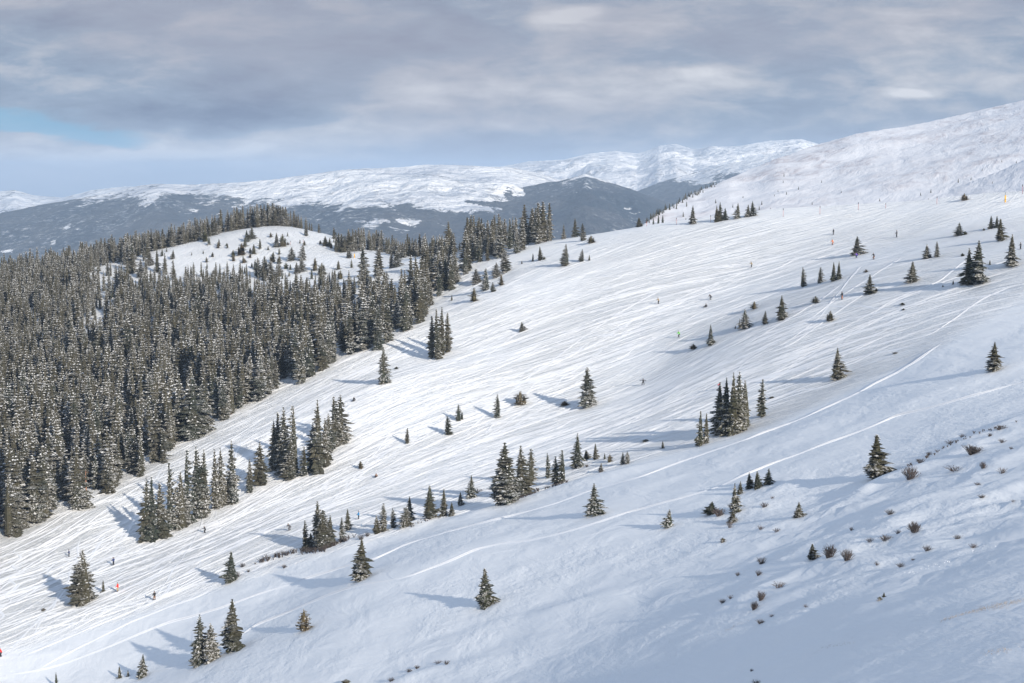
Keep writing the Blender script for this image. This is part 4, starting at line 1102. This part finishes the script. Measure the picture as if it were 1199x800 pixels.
# ------------------------------------------------------------------ marker poles, padded posts, signs
M_RED = plain('red_paint', (.42, .09, .07), .5); M_YEL = plain('yellow_padding', (.85, .42, .03), .6); M_BLK = plain('black_plastic', (.02, .02, .022), .5); M_WHT = plain('white_panel', (.75, .74, .72), .6)
def pole(u, v, h, lab, kind='pole', body=M_RED):
    p = cast(u, v); m = px(p); H = h * m; t = empty('marker_pole' if kind == 'pole' else 'padded_post', (p[0], p[1], p[2] - .1)); tag(t, lab, 'marker pole' if kind == 'pole' else 'padded post', 'marker poles along the ridge' if kind == 'pole' and v < 270 and u > 740 else None)
    q = Parts()
    if kind == 'pole':
        q.tube([(0, 0, -.4), (0, 0, H)], .06, 8); link('pole', q.mesh('pole', [body], True), t); q = Parts(); q.tube([(0, 0, H * .80), (0, 0, H + .05)], .12, 8); link('reflector', q.mesh('reflector', [M_BLK], True), t)
        q = Parts(); q.tube([(0, 0, .05), (0, 0, .22)], .16, 8); link('socket', q.mesh('socket', [M_BLK], True), t)
    else:
        q.tube([(0, 0, -.4), (0, 0, H)], .07, 8); link('post', q.mesh('post', [M_BLK], True), t)
        q = Parts(); q.tube([(0, 0, .1), (0, 0, .14), (0, 0, H * .68), (0, 0, H * .7)], [.18, .25, .25, .18], 12); link('padding', q.mesh('padding', [M_YEL], True), t)
        q = Parts(); q.tube([(0, 0, H * .30), (0, 0, H * .36)], .262, 12); link('strap', q.mesh('strap', [M_BLK], True), t)
for u, v, h, lab in [(917, 254, 10, 'thin red marker pole lowest on the upper ridge'), (960, 251, 10, 'thin red marker pole second up the upper ridge'), (1005, 246, 9, 'red marker pole with a bright stem, third up the ridge'), (1037, 244, 6, 'short red marker pole fourth up the ridge'), (1097, 239, 9, 'thin red marker pole between the bushes on the ridge'),
                     (1197, 227, 11, 'red marker pole at the uphill end of the ridge'), (792, 263, 8, 'short red marker pole just downhill of the lone ridge spruce'), (757, 264, 7, 'stubby orange marker pole by the low ridge spruce'), (832, 260, 8, 'red marker pole touching three ridge spruces'), (340, 287, 5, 'orange stake on the brow of the knoll'), (355, 285, 5, 'orange stake beside the thin spruce of the knoll'), (398, 287, 4, 'tiny orange stake on the saddle')]:
    pole(u, v, h, lab)
pole(1177, 237, 12, 'yellow padded post with dark top on the upper ridge', 'post'); pole(415, 302, 7, 'yellow padded post at the saddle below the knoll', 'post')
p = cast(482, 289); H = 9 * px(p); t = empty('warning_sign', p); tag(t, 'red and white sign post among the saddle trees', 'sign')
q = Parts(); q.tube([(0, 0, -.3), (0, 0, H)], .06, 6); link('post', q.mesh('post', [M_BLK]), t); q = Parts(); q.box((0, -.08, H * .8), (.7, .05, H * .3)); link('panel', q.mesh('panel', [M_RED]), t); q = Parts(); q.box((0, -.085, H * .38), (.6, .05, H * .2)); link('panel', q.mesh('panel', [M_WHT]), t)

# ------------------------------------------------------------------ skiers
def skin_mesh(name, V_, E_, Rd, root=0):
    me = bpy.data.meshes.new(name); me.from_pydata([tuple(v) for v in V_], E_, []); o = bpy.data.objects.new(name, me); COL.objects.link(o)
    md = o.modifiers.new('s', 'SKIN'); md.use_smooth_shade = True
    for i, r_ in enumerate(Rd): me.skin_vertices[0].data[i].radius = (r_, r_)
    me.skin_vertices[0].data[root].use_root = True
    sb = o.modifiers.new('b', 'SUBSURF'); sb.levels = 1
    dg = bpy.context.evaluated_depsgraph_get(); dg.update(); out = bpy.data.meshes.new_from_object(o.evaluated_get(dg)); bpy.data.objects.remove(o); return out
# joints: facing +Y; hips, knees, ankles, toes, shoulders, elbows, wrists
POSES = {
 'glide':  dict(hip=(0, -.16, .84), chest=(0, .10, 1.26), neck=(0, .17, 1.44), head=(0, .23, 1.60), kn=(.14, .16, .50), an=(.14, -.02, .09), el=(.34, .22, 1.10), wr=(.32, .46, 1.08)),
 'stand':  dict(hip=(0, -.02, .93), chest=(0, .0, 1.33), neck=(0, .02, 1.50), head=(0, .05, 1.66), kn=(.13, .06, .50), an=(.14, .0, .09), el=(.31, .02, 1.12), wr=(.30, .26, 1.02)),
 'wide':   dict(hip=(0, -.14, .82), chest=(0, .08, 1.22), neck=(0, .12, 1.40), head=(0, .18, 1.56), kn=(.22, .12, .46), an=(.28, -.02, .09), el=(.48, .10, 1.20), wr=(.74, .22, 1.16)),
 'tuck':   dict(hip=(0, -.28, .66), chest=(0, .18, .98), neck=(0, .32, 1.10), head=(0, .42, 1.22), kn=(.15, .18, .44), an=(.15, -.04, .09), el=(.28, .42, .84), wr=(.20, .64, .90)),
 'sit':    dict(hip=(0, -.20, .16), chest=(0, -.32, .60), neck=(0, -.30, .78), head=(0, -.26, .94), kn=(.16, .20, .38), an=(.18, .52, .10), el=(.36, -.36, .36), wr=(.34, -.12, .22)),
}
M_SKIN = plain('skin', (.55, .36, .27), .6)
BODY = {}
for nm, d in POSES.items():
    hip, ch, nk, hd = [np.array(d[k], float) for k in ('hip', 'chest', 'neck', 'head')]
    V_ = [hip, (hip + ch) / 2, ch, nk, hd - [0, 0, .03], hd + [0, -.01, .09]]; E_ = [(0, 1), (1, 2), (2, 3), (3, 4), (4, 5)]; Rd = [.135, .125, .15, .055, .088, .078]
    for s_ in (-1, 1):
        m_ = np.array([s_, 1, 1]); kn, an, el_, wr = [np.array(d[k], float) * m_ for k in ('kn', 'an', 'el', 'wr')]
        b = len(V_); V_ += [hip + [s_ * .10, 0, -.06], kn, an, an + [0, .17, -.04]]; E_ += [(0, b), (b, b + 1), (b + 1, b + 2), (b + 2, b + 3)]; Rd += [.10, .068, .048, .042]
        b = len(V_); V_ += [ch + [s_ * .17, 0, .07], el_, wr]; E_ += [(2, b), (b, b + 1), (b + 1, b + 2)]; Rd += [.066, .046, .032]
        fw = wr - el_; fw /= np.linalg.norm(fw); sd_ = np.cross(fw, [0, 0, 1.]); sd_ /= np.linalg.norm(sd_) + 1e-9; upv = np.cross(sd_, fw)
        w_i = len(V_) - 1; V_.append(wr + fw * .06); E_.append((w_i, w_i + 1)); Rd.append(.034); pm = w_i + 1
        for f in range(4):                                   # four curled fingers of unequal length, then the thumb
            ln_ = (.060, .072, .068, .050)[f]; a0 = wr + fw * .10 + upv * (.026 * (1.5 - f)); b = len(V_)
            V_ += [a0, a0 + fw * ln_ * .6 - sd_ * s_ * .02, a0 + fw * ln_ * .7 - sd_ * s_ * .06]; E_ += [(pm, b), (b, b + 1), (b + 1, b + 2)]; Rd += [.011, .010, .009]
        b = len(V_); V_ += [wr + fw * .05 + upv * .045 - sd_ * s_ * .015, wr + fw * .10 + upv * .06 - sd_ * s_ * .045]; E_ += [(w_i, b), (b, b + 1)]; Rd += [.012, .010]
    me = skin_mesh('body', V_, E_, Rd); me.materials.clear(); me.materials.append(M_SKIN)
    # nose and mouth relief on the face
    co = np.zeros(len(me.vertices) * 3); me.vertices.foreach_get('co', co); co = co.reshape(-1, 3); no = np.zeros(len(me.vertices) * 3); me.vertices.foreach_get('normal', no); no = no.reshape(-1, 3)
    fc = hd + [0, .095, .0]; dd = np.linalg.norm(co - fc, axis=1); co[:, 1] += np.where(dd < .05, .03 * (1 - dd / .05), 0); me.vertices.foreach_set('co', co.ravel())
    polys = [list(p_.vertices) for p_ in me.polygons]; cen = np.array([co[p_].mean(0) for p_ in polys])
    ax = hd - hip; tt_ = (cen - hip) @ ax / (ax @ ax)
    torso_r = np.linalg.norm(cen - (hip + np.clip(tt_, 0, 1)[:, None] * ax), axis=1)
    legd = np.full(len(cen), 9.0); armd = np.full(len(cen), 9.0)
    def seg(a, b): 
        t_ = np.clip((cen - a) @ (b - a) / ((b - a) @ (b - a)), 0, 1); return np.linalg.norm(cen - a - t_[:, None] * (b - a), axis=1)
    footd = np.full(len(cen), 9.0); hand = np.full(len(cen), 9.0)
    for s_ in (-1, 1):
        m_ = np.array([s_, 1, 1]); kn, an, el_, wr = [np.array(d[k], float) * m_ for k in ('kn', 'an', 'el', 'wr')]
        legd = np.minimum(legd, np.minimum(seg(hip + [s_ * .1, 0, -.06], kn), seg(kn, an + (kn - an) * .35))); armd = np.minimum(armd, np.minimum(seg(ch + [s_ * .17, 0, .07], el_), seg(el_, wr))); footd = np.minimum(footd, np.minimum(seg(an, an + [0, .17, -.04]), seg(an, an + (kn - an) * .3)))
        hand = np.minimum(hand, np.linalg.norm(cen - wr - (wr - el_) / np.linalg.norm(wr - el_) * .08, axis=1))
    tor = np.minimum(seg(hip, ch), seg(ch, nk - [0, 0, .04])); hdd = np.minimum(seg(hd - [0, 0, .03], hd + [0, 0, .09]), seg(nk + [0, 0, .03], hd))
    lab_ = np.argmin(np.stack([tor - .10, legd - .05, armd - .03, footd - .04, hand - .065, hdd - .07]), 0)
    def garment(sel, off, nm_):
        ids = sorted({v for p_, k_ in zip(polys, sel) if k_ for v in p_}); mp = {v: i for i, v in enumerate(ids)}
        g = bpy.data.meshes.new(nm_); g.from_pydata([tuple(co[v] + no[v] * off) for v in ids], [], [[mp[v] for v in p_] for p_, k_ in zip(polys, sel) if k_]); g.materials.append(None); return g
    jk = garment((lab_ == 0) | (lab_ == 2), .035, 'jacket'); tr = garment(lab_ == 1, .03, 'trousers'); bt = garment(lab_ == 3, .035, 'boots'); gl = garment(lab_ == 4, .008, 'gloves')
    q = Parts(); q.ball(hd + [0, -.015, .055], (.125, .14, .115), 0, 12, 8); Vh, Th, Mh = q.arrays(); Vh[:, 2] = np.maximum(Vh[:, 2], hd[2] + .03)
    hm = mesh_tris('helmet', Vh, Th, [M_BLK], Mh, True)
    q = Parts(); q.box(hd + [0, .095, .035], (.17, .05, .06)); gg = q.mesh('goggles', [M_BLK])
    BODY[nm] = dict(body=me, jacket=jk, trousers=tr, boots=bt, gloves=gl, helmet=hm, goggles=gg, an=np.array(d['an'], float), H=d['head'][2] + .17)
CLR = {'black': (.012, .012, .016), 'navy': (.02, .035, .12), 'red': (.80, .02, .015), 'blue': (.01, .22, .50), 'green': (.12, .60, .02), 'purple': (.13, .07, .42), 'brown': (.20, .10, .05), 'grey': (.10, .10, .11), 'orange': (.70, .20, .06), 'tan': (.35, .26, .15), 'rust': (.40, .14, .06)}
CM_ = {k: plain('cloth_' + k, v, .75) for k, v in CLR.items()}
M_SKI = plain('ski_topsheet', (.10, .10, .12), .35)
q = Parts()
q.add([(-.045, -.75, 0), (.045, -.75, 0), (-.034, 0, .012), (.034, 0, .012), (-.055, .75, 0), (.055, .75, 0), (-.035, .90, .06), (.035, .90, .06), (0, .97, .11),
       (-.045, -.75, .025), (.045, -.75, .025), (-.034, 0, .045), (.034, 0, .045), (-.055, .75, .022), (.055, .75, .022), (-.035, .90, .078), (.035, .90, .078), (0, .97, .122)],
      [(0, 2, 1), (1, 2, 3), (2, 4, 3), (3, 4, 5), (4, 6, 5), (5, 6, 7), (6, 8, 7), (9, 10, 11), (10, 12, 11), (11, 12, 13), (12, 14, 13), (13, 14, 15), (14, 16, 15), (15, 16, 17), (0, 9, 11), (0, 11, 2), (2, 11, 13), (2, 13, 4), (4, 13, 15), (4, 15, 6), (6, 15, 17), (6, 17, 8), (1, 12, 10), (1, 3, 12), (3, 14, 12), (3, 5, 14), (5, 16, 14), (5, 7, 16), (7, 17, 16), (7, 8, 17), (0, 1, 10), (0, 10, 9)])
SKI = q.mesh('ski', [M_SKI])
PEOPLE = """
81,652,7.5,stand,navy,black,skier in dark blue standing above the large lone spruce,210
133,662,8.5,stand,navy,black,skier in navy standing between the large spruce and the forest,150
138,693,9.5,stand,red,tan,skier in a bright red jacket and tan trousers,170
181,703,9.5,stand,black,brown,skier in black at the lower end of the ski lines,130
1,769,9.5,glide,red,black,red jacketed skier cut by the downhill border of the view,240
240,624,7.2,glide,black,black,black clad skier just below the lower spruce clump,230
339,621,8.5,tuck,grey,grey,crouching grey clad skier above the willow knoll,240
420,608,8.5,stand,blue,black,skier in a bright blue jacket behind the willow knoll,200
414,470,4.5,sit,black,black,black clad person sitting on the run above the upper clump,250
440,559,4.0,sit,brown,black,brown clad person lying low on the run below the clump,250
753,451,7.0,wide,black,black,black clad skier with arms spread in mid run,255
771,356,6.5,glide,tan,black,skier in a tan jacket high in the middle of the run,220
832,351,6.5,tuck,black,grey,bent dark skier just above a fallen companion,230
826,360,4.0,sit,black,black,fallen dark clad person just below a bent skier,230
795,395,6.8,glide,green,black,skier in a bright green jacket,200
880,313,6.0,glide,tan,grey,small tan clad skier alone above the round pine,210
843,456,7.0,glide,red,black,red jacketed skier half hidden behind the biggest clump,210
976,275,6.0,stand,black,grey,dark clad skier directly above an orange clad one,200
975,287,6.0,glide,orange,rust,orange clad skier directly below a dark one,200
1050,278,7.5,stand,grey,black,dark grey skier alone near the top of the run,190
1003,302,5.5,tuck,purple,navy,purple clad skier at the foot of the rounded spruce,220
1023,304,7.0,glide,black,brown,black clad skier right of the rounded spruce,220
986,351,8.2,stand,black,rust,skier in black jacket and rust trousers on the ski lines,200
1195,292,4.5,stand,grey,black,faint dark skier near the uphill border of the view,200
"""
for ln in PEOPLE.strip().splitlines():
    u, v, h, pose, jc, tc_, lab, rz = ln.split(','); p = cast(float(u), float(v)); m = px(p); B = BODY[pose]
    hh = B['H']; sc = min(1.35, max(1.05, float(h) * m / hh * 1.15)); t = empty('person', (p[0], p[1], p[2] + .02), R(float(rz) - 90)); t.scale = (sc, sc, sc); tag(t, lab, 'person')
    for nm in ('body', 'jacket', 'trousers', 'boots', 'gloves', 'helmet', 'goggles'):
        o = link(nm, B[nm], t)
        mm = {'jacket': CM_[jc], 'trousers': CM_[tc_], 'boots': M_BLK, 'gloves': M_BLK}.get(nm)
        if mm: o.material_slots[0].link = 'OBJECT'; o.material_slots[0].material = mm
    for s_ in (-1, 1):
        o = link('ski', SKI, t); o.location = (B['an'][0] * s_, B['an'][1] + .05, 0.0)
        if pose == 'sit': o.rotation_euler = (R(20), 0, R(30 * s_)); o.location[2] = .05
